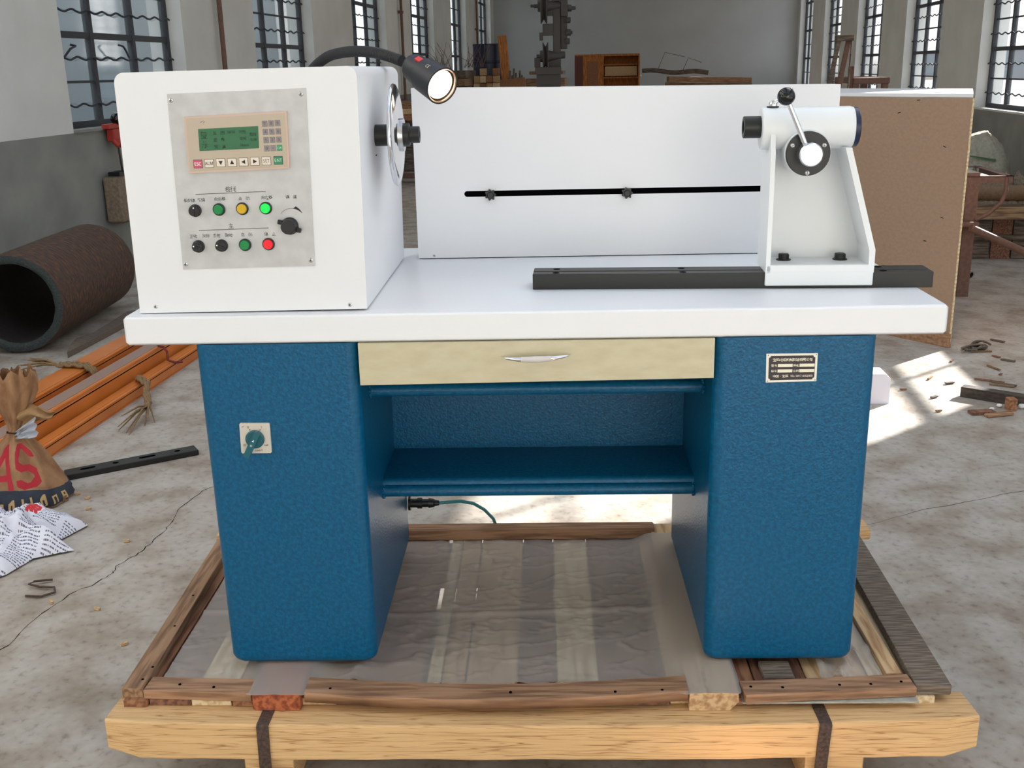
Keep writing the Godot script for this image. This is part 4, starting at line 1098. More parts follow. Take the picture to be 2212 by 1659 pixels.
func build_left() -> void:
	# rusty pipe
	var ax := Vector3(-0.04, 0.0, -1.0).normalized()
	var pc := Vector3(-2.645, 0.258, -3.3)
	var o := thing("steel_pipe", "large rusty thick-walled steel pipe lying on the floor by the left wall", "pipe", Vector3(-2.665, 0.0, -3.9))
	var d := -o.position
	var rings := []
	var f := FastNoiseLite.new()
	f.seed = 3; f.frequency = 3.0
	for e in [[1.12, 0.197], [0.5, 0.2], [0.012, 0.203], [0.0, 0.206], [-0.004, 0.225], [0.0, 0.246], [0.008, 0.251], [0.1, 0.252], [0.55, 0.253], [1.1, 0.251], [1.118, 0.244], [1.12, 0.197]]:
		var ring := []
		for k in 64:
			var a := TAU * k / 64
			var r: float = e[1] + 0.002 * f.get_noise_3d(cos(a), sin(a), e[0] * 2.0)
			ring.append(pc + ax * (e[0] + (0.006 * f.get_noise_2d(cos(a) * 2, sin(a) * 2) if e[0] < 0.02 else 0.0)) + (Vector3(cos(a), 0, -0.04 * cos(a)) + Vector3.UP * sin(a)) * r)
		rings.append(ring)
	part(o, "tube", MB.new().skin(rings.slice(5), true, false), M.rust, d)
	part(o, "bore", MB.new().skin(rings.slice(0, 3), true, false, Vector3.ZERO), tri_mat(ntex(0.05, [[0.0, rgb(22, 18, 16)], [1.0, rgb(50, 38, 30)]], 41), Vector3(2, 2, 2), 0.9), d)
	part(o, "rim", MB.new().skin(rings.slice(2, 6), true, false), tri_mat(ntex(0.06, [[0.0, rgb(30, 36, 36)], [0.7, rgb(52, 62, 62)], [1.0, rgb(84, 88, 84)]], 42), Vector3(5, 5, 5), 0.7), d, Basis(), "dark greenish cut end")
	# stick in front of it
	var stick := MB.new()
	stick.prism([Vector2(-2.36, 3.20), Vector2(-2.352, 3.3), Vector2(-2.315, 3.9), Vector2(-2.33, 4.2), Vector2(-2.41, 4.15), Vector2(-2.40, 3.62), Vector2(-2.44, 3.5), Vector2(-2.405, 3.32)], Transform3D(Basis(Vector3(1, 0, 0), Vector3(0, 0, -1), Vector3(0, 1, 0)), Vector3.ZERO), 0.03)
	solo("wood_strip", stick, M.grey_z, "thin pale wooden strip on the floor along the rusty pipe", "wood strip")
	bundle("lowest orange moulding, nearest to the machine's left leg", Vector3(-1.822, 0, -1.54), Vector3(-1.602, 0, -4.25), 0.062, 0.052, M.orange)
	bundle("middle orange moulding, taller, with a brownish top, between the two others", Vector3(-1.914, 0, -1.35), Vector3(-1.679, 0, -4.25), 0.088, 0.122, M.mauve)
	bundle("orange moulding furthest from the machine, on the pipe side", Vector3(-2.078, 0, -1.75), Vector3(-1.90, 0, -4.25), 0.120, 0.100, M.orange)
	# straw ropes
	var rope := func(lb: String, pts: Array, fray: Vector3, n: int) -> void:
		var r := thing("straw_rope", lb, "rope", pts[0], Basis(), "straw ropes tied round the mouldings")
		var dd: Vector3 = -pts[0]
		for k in n:
			var off := (k - (n - 1) / 2.0) * 0.013
			var p := []
			var q0 := Vector3(0, 0, 1)
			for i in 33:
				var t := i / 32.0 * (pts.size() - 1)
				var j := mini(int(t), pts.size() - 2)
				var c: Vector3 = pts[j].lerp(pts[j + 1], t - j)
				p.append(c + q0 * (off + 0.004 * sin(t * 9.0 + k * 2.1)) + Vector3(0, 0.004 * cos(t * 9.0 + k * 2.1), 0))
			part(r, "strand", MB.new().tube(p, 0.0075, 6), M.rope, dd)
		for k in 9:   # loose ends
			var e: Vector3 = pts[0]
			var dv := (fray + Vector3(rng.randf_range(-0.25, 0.25), rng.randf_range(-0.1, 0.2), rng.randf_range(-0.3, 0.3)) * fray.length())
			part(r, "loose_end", MB.new().tube([e, e + dv * 0.4 + Vector3(0, 0.012, 0), e + dv * 0.8 + Vector3(0, 0.004, 0), e + dv], [0.005, 0.004, 0.003, 0.0015], 5), M.rope, dd)
	rope.call("frayed straw rope with loose ends to the left, round the moulding nearest the pipe", [Vector3(-2.155, 0.112, -2.66), Vector3(-2.10, 0.115, -2.66), Vector3(-2.02, 0.114, -2.64), Vector3(-1.975, 0.09, -2.62), Vector3(-1.968, 0.05, -2.61)], Vector3(-0.155, -0.01, -0.03), 4)
	rope.call("frayed straw rope round the lowest moulding, its loose end on the bare floor", [Vector3(-1.625, 0.03, -2.30), Vector3(-1.68, 0.05, -2.42), Vector3(-1.70, 0.066, -2.50), Vector3(-1.75, 0.070, -2.56), Vector3(-1.78, 0.066, -2.60)], Vector3(0.03, -0.018, 0.24), 4)
	solo("red_tie", MB.new().tube([Vector3(-1.79, 0.128, -2.92), Vector3(-1.755, 0.129, -2.89), Vector3(-1.737, 0.11, -2.88), Vector3(-1.736, 0.07, -2.875), Vector3(-1.70, 0.062, -2.86), Vector3(-1.67, 0.06, -2.88)], 0.006, 6), mat(rgb(110, 30, 34), 0.6), "dark red tie round the middle orange moulding beside the white table", "tie")
	# flat steel bar with holes
	var fb := Basis(Vector3(0.845, 0, -0.535).normalized(), Vector3.UP, Vector3(0.535, 0, 0.845).normalized())
	var b := thing("flat_bar", "dark flat steel bar with slots and holes, lying on the floor left of the machine", "steel bar", Vector3(-1.64, 0, -1.5275), fb)
	part(b, "bar", MB.new().bx(0, 0.458, 0, 0.021, -0.064, 0, 0.003), M.steel_dark)
	for q in [[0.075, 0.026], [0.17, 0.011], [0.28, 0.030], [0.388, 0.011]]:
		var hm := MB.new()
		hm.bx(q[0] - maxf(q[1] - 0.009, 0.001), q[0] + maxf(q[1] - 0.009, 0.001), 0.0205, 0.0213, -0.041, -0.023)
		for s in [-1.0, 1.0]: hm.lathe(Vector3(q[0] + s * maxf(q[1] - 0.009, 0.001), 0.0206, -0.032), Vector3.UP, [[0.0007, 0.009], [0.0007, 0]], 16)
		part(b, "hole", hm, M.void)
	build_sack()
	build_newspaper()
	# bent wire
	var wp := []
	for q in [[-1.352, 0.006, -0.765], [-1.395, 0.010, -0.748], [-1.405, 0.008, -0.735], [-1.37, 0.006, -0.722], [-1.325, 0.008, -0.715], [-1.312, 0.006, -0.69], [-1.34, 0.005, -0.668], [-1.385, 0.005, -0.672]]: wp.append(Vector3(q[0], q[1], q[2]))
	solo("bent_wire", MB.new().tube(wp, 0.0032, 7), M.strap, "short S-bent rusty wire on the floor in front of the newspaper", "wire")
	# crumbs
	for q in [[-1.55, -1.40], [-1.50, -1.36], [-1.46, -1.27], [-1.30, -0.64], [-1.16, -0.60], [-1.02, -0.42], [-1.24, -1.02]]:
		solo("wood_chip", MB.new().box(Vector3(0, 0.004, 0), Vector3(0.018, 0.007, 0.008), 0.001, Basis(Vector3.UP, rng.randf() * 3.0)), M.plank_a, "small pale wood chip on the left floor, " + {-1.55: "touching the sack side of the flat bar", -1.50: "between flat bar and sack corner", -1.46: "just right of the printed sheet's tip", -1.30: "beside the bent wire", -1.16: "close to the long crack", -1.02: "nearest the pallet's left batten", -1.24: "alone left of the crack"}[q[0]], "wood chip", Vector3(q[0], 0, q[1]), Basis(), "wood chips on the floor at the left")
	# electric fittings on the left wall below the window
	var rv := thing("wall_fitting", "small red fitting with black ball on top, on the wall left of the cabinet", "fitting", rp(-3.8, 0.0, 7.52), RB)
	var red := mat(rgb(170, 50, 40), 0.5)
	part(rv, "plate", MB.new().bx(-0.04, 0.02, 0.99, 1.025, -0.10, 0.10, 0.004), red)
	part(rv, "ball", MB.new().ball(Vector3(0.01, 1.055, -0.05), 0.045, 18), M.black_gloss)
	part(rv, "body", MB.new().bx(-0.03, 0.03, 0.9, 0.99, -0.06, 0.06, 0.008), red)
	for z in [-0.05, 0.0, 0.05]: part(rv, "cap", MB.new().rod(Vector3(0.02, 0.905, z), Vector3(0.055, 0.87, z), 0.022, 14), red)
	part(rv, "cord", MB.new().tube([Vector3(0.02, 0.88, 0.0), Vector3(0.03, 0.78, 0.01), Vector3(0.03, 0.68, 0.0)], 0.007, 8), M.black)
	var eb := thing("switch_box", "old grey-brown metal switch box on the left wall beside the control cabinet", "switch box", rp(-3.8, 0.0, 7.45), RB)
	part(eb, "box", MB.new().bx(-0.04, 0.10, 0.33, 0.66, -0.10, 0.13, 0.02), tri_mat(ntex(0.03, [[0.0, rgb(110, 92, 76)], [1.0, rgb(150, 134, 112)]], 44), Vector3(4, 4, 4), 0.6))
	part(eb, "side_plate", MB.new().bx(-0.045, 0.105, 0.325, 0.645, -0.16, -0.10, 0.006), mat(rgb(196, 192, 178), 0.6))
	part(eb, "cap", MB.new().bx(-0.02, 0.07, 0.655, 0.69, -0.10, 0.06, 0.006), M.black)
	solo("stick", MB.new().rod(rp(-3.97, 1.0, 6.93), rp(-3.95, 1.30, 7.18), 0.011, 7, 0.007), M.grey_wood, "thin grey stick leaning in the near left window", "stick")
	for q in [[7.30, 1.57, 7.16, 1.48], [8.01, 1.58, 8.13, 1.49]]:
		solo("window_hook", MB.new().tube([rp(-3.93, q[1], q[0]), rp(-3.90, q[1] - 0.01, q[0] + 0.02), rp(-3.90, q[1] - 0.03, lerpf(q[0], q[2], 0.4)), rp(-3.91, q[3], q[2])], 0.008, 6), M.frame, "dark bent window stay hooked on the near left window, %s one" % ("left" if q[0] < 7.5 else "right"), "window stay", Vector3.ZERO, Basis(), "window stays")

func build_sack() -> void:
	var im := Image.create(768, 512, false, Image.FORMAT_RGB8)
	var f := FastNoiseLite.new()
	f.seed = 12; f.frequency = 0.012
	for y in 512:
		for x in 768:
			var v := f.get_noise_2d(x, y)
			var c := rgb(168, 128, 92).lerp(rgb(132, 94, 64), clampf(0.5 + v, 0, 1))
			# the printed dark band near the bottom, with a wavy upper edge
			if y > 424 + 14.0 * sin(x * 0.016) and y < 500: c = rgb(58, 66, 78).lerp(rgb(44, 50, 62), clampf(0.5 + v, 0, 1))
			im.set_pixel(x, y, c)
	var redc := rgb(176, 40, 52)
	stroke_px(im, "AS", 226, 304, 100, 14, redc, 0.98)
	stroke_px(im, "Hong", 336, 444, 42, 5, rgb(206, 168, 116), 0.86)
	stroke_px(im, "gono", 200, 446, 38, 5, rgb(206, 168, 116), 0.8)
	var m := mat(Color.WHITE, 0.85)
	m.albedo_texture = ImageTexture.create_from_image(im)
	var o := thing("paper_sack", "brown paper sack tied at the neck, printed with red letters, at the left edge", "sack", Vector3(-1.72, 0, -1.36))
	var nz := FastNoiseLite.new()
	nz.seed = 21; nz.frequency = 1.4
	var rings := []
	var prof := [[0.445, 0.080], [0.42, 0.088], [0.38, 0.086], [0.34, 0.070], [0.30, 0.045], [0.27, 0.030], [0.252, 0.024], [0.242, 0.022], [0.232, 0.025], [0.20, 0.052], [0.16, 0.078], [0.12, 0.098], [0.08, 0.118], [0.05, 0.132], [0.02, 0.142], [0.002, 0.138]]
	for e in prof:
		var ring := []
		var yy: float = e[0]
		for k in 73:
			var a := TAU * (k % 72) / 72.0 + PI * 0.75   # the seam of the print is at the back
			var pl := sin(a * 9.0 + 2.0 * nz.get_noise_1d(yy * 6.0)) * 0.10 * smoothstep(0.02, 0.2, yy) + 0.09 * nz.get_noise_3d(cos(a) * 2.0, sin(a) * 2.0, yy * 6.0)
			var r: float = e[1] * (1.0 + pl)
			var top := 0.0
			if yy > 0.36: top = 0.035 * nz.get_noise_2d(cos(a) * 3.0, sin(a) * 3.0 + 4.0) * (yy - 0.36) / 0.08
			var fl := 1.0 if yy < 0.25 else 0.55   # the neck opens out flat
			var cx := 0.012 if yy < 0.25 else 0.012 + (yy - 0.25) * 0.12
			ring.append(Vector3(cx + r * cos(a) * (1.06 if yy < 0.25 else 0.85), yy + top, -r * sin(a) * fl))
		rings.append(ring)
	part(o, "bag", MB.new().skin(rings, false, false, Vector3(0, 0, 0), true), m)
	part(o, "wire_tie", MB.new().tube([Vector3(-0.012, 0.243, 0.0), Vector3(-0.002, 0.244, 0.024), Vector3(0.018, 0.243, 0.028), Vector3(0.036, 0.243, 0.012), Vector3(0.038, 0.243, -0.008)], 0.0022, 6), M.ink)
	# torn flap and the silvery inner layer beside the neck
	var fl := []
	for i in 9:
		var row := []
		for j in 9:
			var u := i / 8.0
			var w := j / 8.0 - 0.5
			row.append(Vector3(0.045 + u * 0.115, 0.285 + u * 0.03 + w * (0.075 - 0.05 * u) + 0.012 * sin(u * 5.0), 0.02 + 0.02 * sin(w * 9.0 + u * 3.0)))
		fl.append(row)
	part(o, "flap", MB.new().skin(fl, false, false, Vector3.BACK), mat(rgb(166, 130, 88), 0.8))
	var sv := []
	for i in 9:
		var row := []
		for j in 9:
			var u := i / 8.0
			var w := j / 8.0 - 0.5
			row.append(Vector3(0.03 + u * 0.07, 0.235 + u * 0.032 + w * (0.03 + 0.035 * u), 0.03 + 0.012 * sin(w * 16.0 + u * 4.0)))
		sv.append(row)
	part(o, "inner_layer", MB.new().skin(sv, false, false, Vector3.BACK), mat(rgb(186, 192, 204), 0.35))
	part(o, "corner_tab", MB.new().prism([Vector2(0.12, 0.03), Vector2(0.165, 0.022), Vector2(0.155, -0.002 + 0.004), Vector2(0.118, 0.004)], Transform3D(Basis(), Vector3(0, 0, 0.03)), 0.004), mat(rgb(150, 112, 80), 0.85))

func build_newspaper() -> void:
	var im := Image.create(512, 512, false, Image.FORMAT_RGB8)
	im.fill(rgb(222, 222, 232))
	for c in 5:   # columns of small print
		for r in 60:
			if (r + c * 7) % 23 < 3: continue
			var x0 := 150 + c * 72
			var x := x0
			while x < x0 + 58:
				var w := rng.randi_range(2, 5)
				im.fill_rect(Rect2i(x, 20 + r * 8, w, 3), rgb(96, 96, 110))
				x += w + rng.randi_range(1, 3)
	stroke_px(im, "专号", 60, 120, 54, 7, rgb(206, 52, 58), 1.0)
	stroke_px(im, "中国", 50, 330, 60, 8, rgb(214, 70, 66), 1.0)
	stroke_px(im, "有", 250, 90, 40, 6, rgb(206, 52, 58), 1.0)
	stroke_px(im, "限", 330, 150, 36, 6, rgb(206, 52, 58), 1.0)
	var m := mat(Color.WHITE, 0.75)
	m.albedo_texture = ImageTexture.create_from_image(im)
	m.uv1_scale = Vector3(1, 1, 1)
	var f := FastNoiseLite.new()
	f.seed = 31; f.frequency = 5.5; f.fractal_octaves = 3; f.noise_type = FastNoiseLite.TYPE_SIMPLEX
	var f2 := FastNoiseLite.new()
	f2.seed = 7; f2.frequency = 3.0; f2.noise_type = FastNoiseLite.TYPE_CELLULAR; f2.cellular_return_type = FastNoiseLite.RETURN_DISTANCE2_SUB
	# outline on the floor, counter-clockwise from the right-hand tip
	var ol := [[-1.405, -1.135], [-1.52, -1.235], [-1.575, -1.225], [-1.62, -1.16], [-1.68, -1.195], [-1.80, -1.16], [-1.95, -1.05], [-1.9, -0.85], [-1.72, -0.72], [-1.56, -0.74], [-1.50, -0.80], [-1.47, -0.90], [-1.372, -0.955], [-1.45, -1.02]]
	var cen := Vector2(-1.62, -1.01)
	var rows := []
	for i in 37:
		var t := i / 36.0
		var row := []
		for k in 113:
			var u := float(k % 112) / 112.0 * ol.size()
			var j := int(u)
			var a := Vector2(ol[j][0], ol[j][1])
			var b := Vector2(ol[(j + 1) % ol.size()][0], ol[(j + 1) % ol.size()][1])
			var e := a.lerp(b, u - j)
			var p := cen.lerp(e, t)
			var h := 0.115 * pow(1.0 - t, 0.7) * (0.8 + 0.5 * f.get_noise_2d(p.x, p.y)) + 0.055 * (1.0 - t * t * 0.8) * (0.5 + 0.5 * f2.get_noise_2d(p.x * 2.0, p.y * 2.0)) + 0.02 * f.get_noise_2d(p.x * 3.0, p.y * 3.0) * (1.0 - t)
			row.append(Vector3(p.x, maxf(h + 0.004, 0.003), p.y))
		rows.append(row)
	var mb := MB.new()
	mb.skin(rows, false, false, Vector3.UP, true)
	for i in mb.v.size(): mb.t[i] = Vector2((mb.v[i].x + 1.95) / 0.58, (mb.v[i].z + 1.32) / 0.62)
	solo("newspaper", mb, m, "crumpled white printed sheet with red characters, on the floor in front of the paper sack", "newspaper")

# ---- the right side
func build_right() -> void:
	# large hardboard crate with a white top
	var h := 1.19
	var fr := Vector2(1.9882, 3.1687)
	var fl := Vector2(1.9882 - 0.6032 * 1.45, 3.1687 + 0.7977 * 1.45)
	var br := fr + Vector2(0.357, 0.934) * 1.0
	var bl := fl + Vector2(0.357, 0.934) * 1.0
	var up := Basis(Vector3(1, 0, 0), Vector3(0, 0, -1), Vector3(0, 1, 0))
	var o := thing("hardboard_crate", "tall crate of brown hardboard with a white top, behind the right end of the machine", "crate", Vector3(1.75, 0, -3.7))
	var d := -o.position
	part(o, "carcass", MB.new().prism([fr, fl, bl, br], Transform3D(up, Vector3(0, 0.02, 0)), h - 0.035), M.hardboard, d)
	var inn := (fl - fr).normalized() * 0.0
	part(o, "lid", MB.new().prism([fr + inn, fl, bl, br], Transform3D(up, Vector3(0, h - 0.018, 0)), 0.018), M.white_panel, d, Basis(), "white top")
	var u2 := (fl - fr).normalized()
	part(o, "edge_strip", MB.new().bar(Vector3(fr.x, 0.02, -fr.y) - Vector3(u2.x, 0, -u2.y) * 0.003, Vector3(fr.x, h - 0.02, -fr.y) - Vector3(u2.x, 0, -u2.y) * 0.003, 0.008, 0.008), M.plank_c, d)
	part(o, "skid", MB.new().bar(Vector3(fr.x, 0.035, -fr.y) + Vector3(0.004, 0, 0.006), Vector3(fl.x, 0.035, -fl.y) + Vector3(0.004, 0, 0.006), 0.014, 0.07, 0.002), M.brown_x, d)
	for q in [[0.28, 1.16], [0.38, 1.10], [0.75, 0.78], [0.1, 0.62], [0.18, 0.5], [0.62, 0.45], [0.4, 0.35], [0.12, 0.95]]:
		var p := Vector3(fr.x + u2.x * q[0], q[1], -(fr.y + u2.y * q[0])) + Vector3(-0.797, 0, 0.603) * 0.0012
		part(o, "scratch", MB.new().box(p, Vector3(0.016, 0.003, 0.0006), 0.0, Basis(Vector3.UP, deg_to_rad(-52.9)) * Basis(Vector3.BACK, rng.randf_range(-0.6, 0.6))), M.void, d)
	# angle-iron stand
	var s := thing("steel_stand", "reddish-brown angle-iron stand with an open top frame, right of the tall hardboard crate", "stand", rp(1.95, 0, 6.7), RB)
	for q in [[-0.06, 0.28, 0.72], [0.13, 0.28, 0.70], [-0.06, -0.35, 0.72]]:
		part(s, "leg", MB.new().bx(q[0] - 0.035, q[0] + 0.035, 0, q[2], q[1] - 0.004, q[1], 0.001).bx(q[0] - 0.035, q[0] - 0.031, 0, q[2], q[1] - 0.06, q[1], 0.001), M.brown_paint) if q[0] < 0.1 else part(s, "brace", MB.new().tube([Vector3(0.12, 0.69, 0.28), Vector3(0.125, 0.62, 0.28), Vector3(0.105, 0.55, 0.28), Vector3(0.04, 0.485, 0.28), Vector3(-0.03, 0.45, 0.28)], 0.012, 8), M.brown_paint)
	part(s, "top_frame", MB.new().bx(-0.10, 0.16, 0.66, 0.70, 0.275, 0.282).bx(-0.10, 0.16, 0.694, 0.70, 0.24, 0.282).bx(-0.10, 0.16, 0.694, 0.70, -0.36, -0.32).bx(0.12, 0.16, 0.694, 0.70, -0.36, 0.282).bx(-0.10, -0.06, 0.694, 0.70, -0.36, 0.282).bx(0.154, 0.16, 0.66, 0.70, -0.36, 0.282), M.brown_paint)
	part(s, "plate", MB.new().bx(-0.06, 0.06, 0.688, 0.692, -0.3, 0.22), M.sacking)
	part(s, "cross_tube", MB.new().rod(Vector3(-0.30, 0.432, 0.30), Vector3(-0.02, 0.425, 0.32), 0.02, 14), M.brown_paint)
	solo("long_pole", MB.new().rod(rp(1.835, 0.438, 6.2), rp(2.75, 0.02, 6.28), 0.021, 16), M.brown_paint, "long brown tube slanting from the angle-iron stand down to the right", "pole")
	var cp := rp(2.016, 0.077, 6.7)
	var ca := rp(1.55, 0.26, 7.35)
	solo("pipe_end", MB.new().lathe(cp, ca - cp, [[0.05, 0.017], [0.0, 0.017], [0.0, 0.0235], [0.62, 0.0235], [0.62, 0]], 22), M.alu, "short bright pipe sticking out low behind the hardboard crate's edge", "pipe")
	# timber-fronted bin with rubble, spiral duct on top
	var b := thing("timber_bin", "low bin of dark upright boards under a thick timber, behind the angle-iron stand", "bin", rp(2.75, 0, 7.8), RB)
	part(b, "rail", MB.new().bx(-0.75, 0.55, 0.29, 0.375, 0.02, 0.22, 0.006), M.old_wood)
	for i in 9:
		part(b, "board", MB.new().bx(-0.74 + i * 0.14, -0.61 + i * 0.14, 0.0 + 0.004 * (i % 3), 0.29, 0.06 + 0.006 * (i % 2), 0.09, 0.003), M.grey_wood if i % 3 else M.plank_d)
	part(b, "lower_rail", MB.new().bx(-0.75, 0.55, 0.14, 0.17, 0.091, 0.12, 0.003), M.grey_wood)
	var dp := []
	var drr := []
	for i in 121:
		var t := i / 120.0
		dp.append(rp(lerpf(1.95, 3.3, t), lerpf(0.485, 0.43, t), lerpf(7.55, 7.8, t)))
		drr.append(0.054 + 0.0035 * (1 if i % 6 < 1 else 0))
	solo("spiral_duct", MB.new().tube(dp, drr, 20), tri_mat(ntex(0.04, [[0.0, rgb(92, 72, 52)], [1.0, rgb(126, 100, 74)]], 51), Vector3(5, 5, 5), 0.6), "brown spiral-ribbed duct lying on the timber bin", "duct")
	var heap := []
	var f := FastNoiseLite.new()
	f.seed = 17; f.frequency = 6.0; f.fractal_octaves = 4
	for i in 25:
		var row := []
		for j in 49:
			var lx := lerpf(1.95, 3.3, j / 48.0)
			var ls := lerpf(7.92, 9.0, i / 24.0)
			row.append(rp(lx, 0.02 + 0.52 * sqrt(sin(PI * clampf(i / 24.0, 0.0, 1.0))) * (0.8 + 0.5 * f.get_noise_2d(lx, ls)) + 0.03 * f.get_noise_2d(lx * 4, ls * 4), ls))
		heap.append(row)
	var hp := solo("rubble_heap", MB.new().skin(heap, false, false, Vector3.UP), tri_mat(ntex(0.09, [[0.0, rgb(58, 54, 46)], [0.5, rgb(120, 118, 104)], [0.7, rgb(150, 110, 84)], [1.0, rgb(196, 198, 188)]], 52, 4), Vector3(3, 3, 3), 0.95), "heap of grey and brown rubble behind the spiral duct", "rubble")
	hp.set_meta("kind", "stuff")
	var sack := func(lb: String, at: Vector3, sz: Vector3, tilt: float, stripe: bool) -> void:
		var sk := thing("filled_sack", lb, "sack", at, RB * Basis(Vector3.BACK, tilt), "filled sacks by the right wall")
		var rg := []
		for i in 15:
			var t := i / 14.0
			var w := pow(sin(PI * clampf(t, 0.04, 0.96)), 0.45)
			var ring := []
			for k in 24:
				var a := TAU * k / 24
				var e := Vector2(signf(cos(a)) * pow(absf(cos(a)), 0.7), signf(sin(a)) * pow(absf(sin(a)), 0.7))
				ring.append(Vector3(e.x * sz.x * 0.5 * w, t * sz.y, e.y * sz.z * 0.5 * w) + Vector3(0.02 * sin(k * 1.7 + i), 0, 0.015 * sin(k * 2.3 + i * 1.3)))
			rg.append(ring)
		part(sk, "bag", MB.new().skin(rg), M.sacking)
		if stripe: part(sk, "stripe", MB.new().bar(Vector3(-0.16, 0.52, sz.z * 0.49), Vector3(0.05, 0.42, sz.z * 0.53), 0.035, 0.012), mat(rgb(70, 120, 80), 0.7))
	sack.call("tall pale sack with a green stripe leaning at the right wall behind the stand", rp(3.42, 0, 11.0), Vector3(0.40, 0.68, 0.45), 0.28, true)
	sack.call("pale sack lying at the right edge, lower than the one with the green stripe", rp(3.62, 0, 10.2), Vector3(0.36, 0.44, 0.4), -0.3, false)
	# dark timber on the floor
	var p0 := Vector3(1.757, 0, -2.372)
	var tdir := (Vector3(2.35, 0, -1.921) - p0).normalized()
	solo("timber_beam", MB.new().bar(Vector3(0, 0.022, -0.016), tdir * 0.9 + Vector3(0, 0.022, -0.016), 0.045, 0.044, 0.002), M.dark_wood, "dark square timber lying on the floor at the right edge", "timber", p0)
	solo("small_carton", MB.new().prism([Vector2(-0.16, 0.0), Vector2(0.0265, 0.0), Vector2(0.0265, 0.106), Vector2(0.006, 0.126), Vector2(-0.16, 0.126)], Transform3D(Basis(Vector3.UP, -0.06), Vector3.ZERO), -0.10), mat(rgb(226, 222, 232), 0.6), "pale carton with a cut corner on the sunlit floor behind the right leg", "carton", Vector3(1.40, 0, -2.29))
	# splinters, twigs and scraps
	var sp := [[2.243, -3.301, 2.287, -3.243], [2.06, -3.08, 2.155, -3.07], [2.128, -2.997, 2.15, -2.96], [2.141, -2.93, 2.188, -2.887], [2.04, -2.831, 2.061, -2.745], [2.045, -2.69, 2.029, -2.671], [1.95, -2.56, 2.03, -2.50], [1.93, -2.535, 2.015, -2.487], [1.90, -2.62, 2.00, -2.55], [1.714, -2.14, 1.80, -2.13], [1.60, -2.181, 1.575, -2.17], [1.558, -2.474, 1.53, -2.47], [1.79, -2.567, 1.75, -2.55], [1.45, -2.95, 1.55, -3.0], [1.9, -2.9, 1.92, -2.93], [1.62, -2.35, 1.65, -2.37], [1.70, -2.62, 1.73, -2.66]]
	for i in sp.size():
		var a := Vector3(sp[i][0], 0.005, sp[i][1])
		var e := Vector3(sp[i][2], 0.006, sp[i][3])
		solo("wood_splinter", MB.new().bar(Vector3.ZERO, e - a, 0.009 if i % 3 else 0.014, 0.006), [M.grey_wood, M.old_wood, M.plank_d][i % 3], "wood splinter on the sunlit floor, " + ["furthest away, above the twig coil", "just in front of the twig coil", "right of the first transom shadow", "near the right edge of the picture", "long one pointing away from the camera", "short crumb above the dark timber", "lying against the back of the dark timber", "longest one behind the dark timber", "slanting behind the dark timber's end", "in front of the pale wood scrap", "nearest the camera, in the lit patch", "beside the pale carton", "by the square end of the timber", "in the shade of the hardboard crate", "close to the crate's front corner", "in the middle of the lit patch", "between the carton and the timber"][i], "wood splinter", a, Basis(), "wood splinters on the floor at the right")
	var tw := thing("twisted_rope", "coiled tangle of dark twisted twigs on the floor right of the hardboard crate", "rope", Vector3(2.12, 0.0, -3.10))
	for k in 5:
		var pts := []
		for i in 22:
			var a := i * 0.42 + k
			pts.append(Vector3(-0.08 + 0.015 * i * (0.6 if i < 8 else 0.35) + 0.03 * cos(a), 0.012 + 0.006 * k * 0.5 + 0.008 * sin(a * 1.3), 0.03 * sin(a) - 0.004 * i + 0.03))
		part(tw, "strand", MB.new().tube(pts, 0.0055, 5), M.grey_wood)
	for q in [[1.80, -2.118, 0.12, 0.03, 0.012, 0.3, "brown_x", "curved pale wood scrap on the floor in front of the dark timber"], [1.745, -2.145, 0.10, 0.04, 0.014, 0.1, "plank_d", "dark wood scrap beside the curved pale one, in front of the timber"], [1.875, -2.19, 0.035, 0.04, 0.05, 0.0, "plank_b", "small upright wood block against the front of the dark timber"]]:
		solo("wood_scrap", MB.new().box(Vector3(0, q[4] * 0.5, 0), Vector3(q[2], q[4], q[3]), 0.003, Basis(Vector3.UP, q[5])), M[q[6]], q[7], "wood scrap", Vector3(q[0], 0, q[1]))
	for q in [[1.80, -2.185, 0.009], [1.845, -2.225, 0.010], [1.925, -2.205, 0.013], [1.95, -2.19, 0.009]]:
		solo("paper_ball", MB.new().ball(Vector3(0, q[2] * 0.8, 0), q[2], 8, Vector3(1.2, 0.8, 1)), mat(rgb(226, 226, 220), 0.8), "tiny crumpled white paper ball in front of the dark timber", "paper ball", Vector3(q[0], 0, q[1]), Basis(), "paper balls by the dark timber")

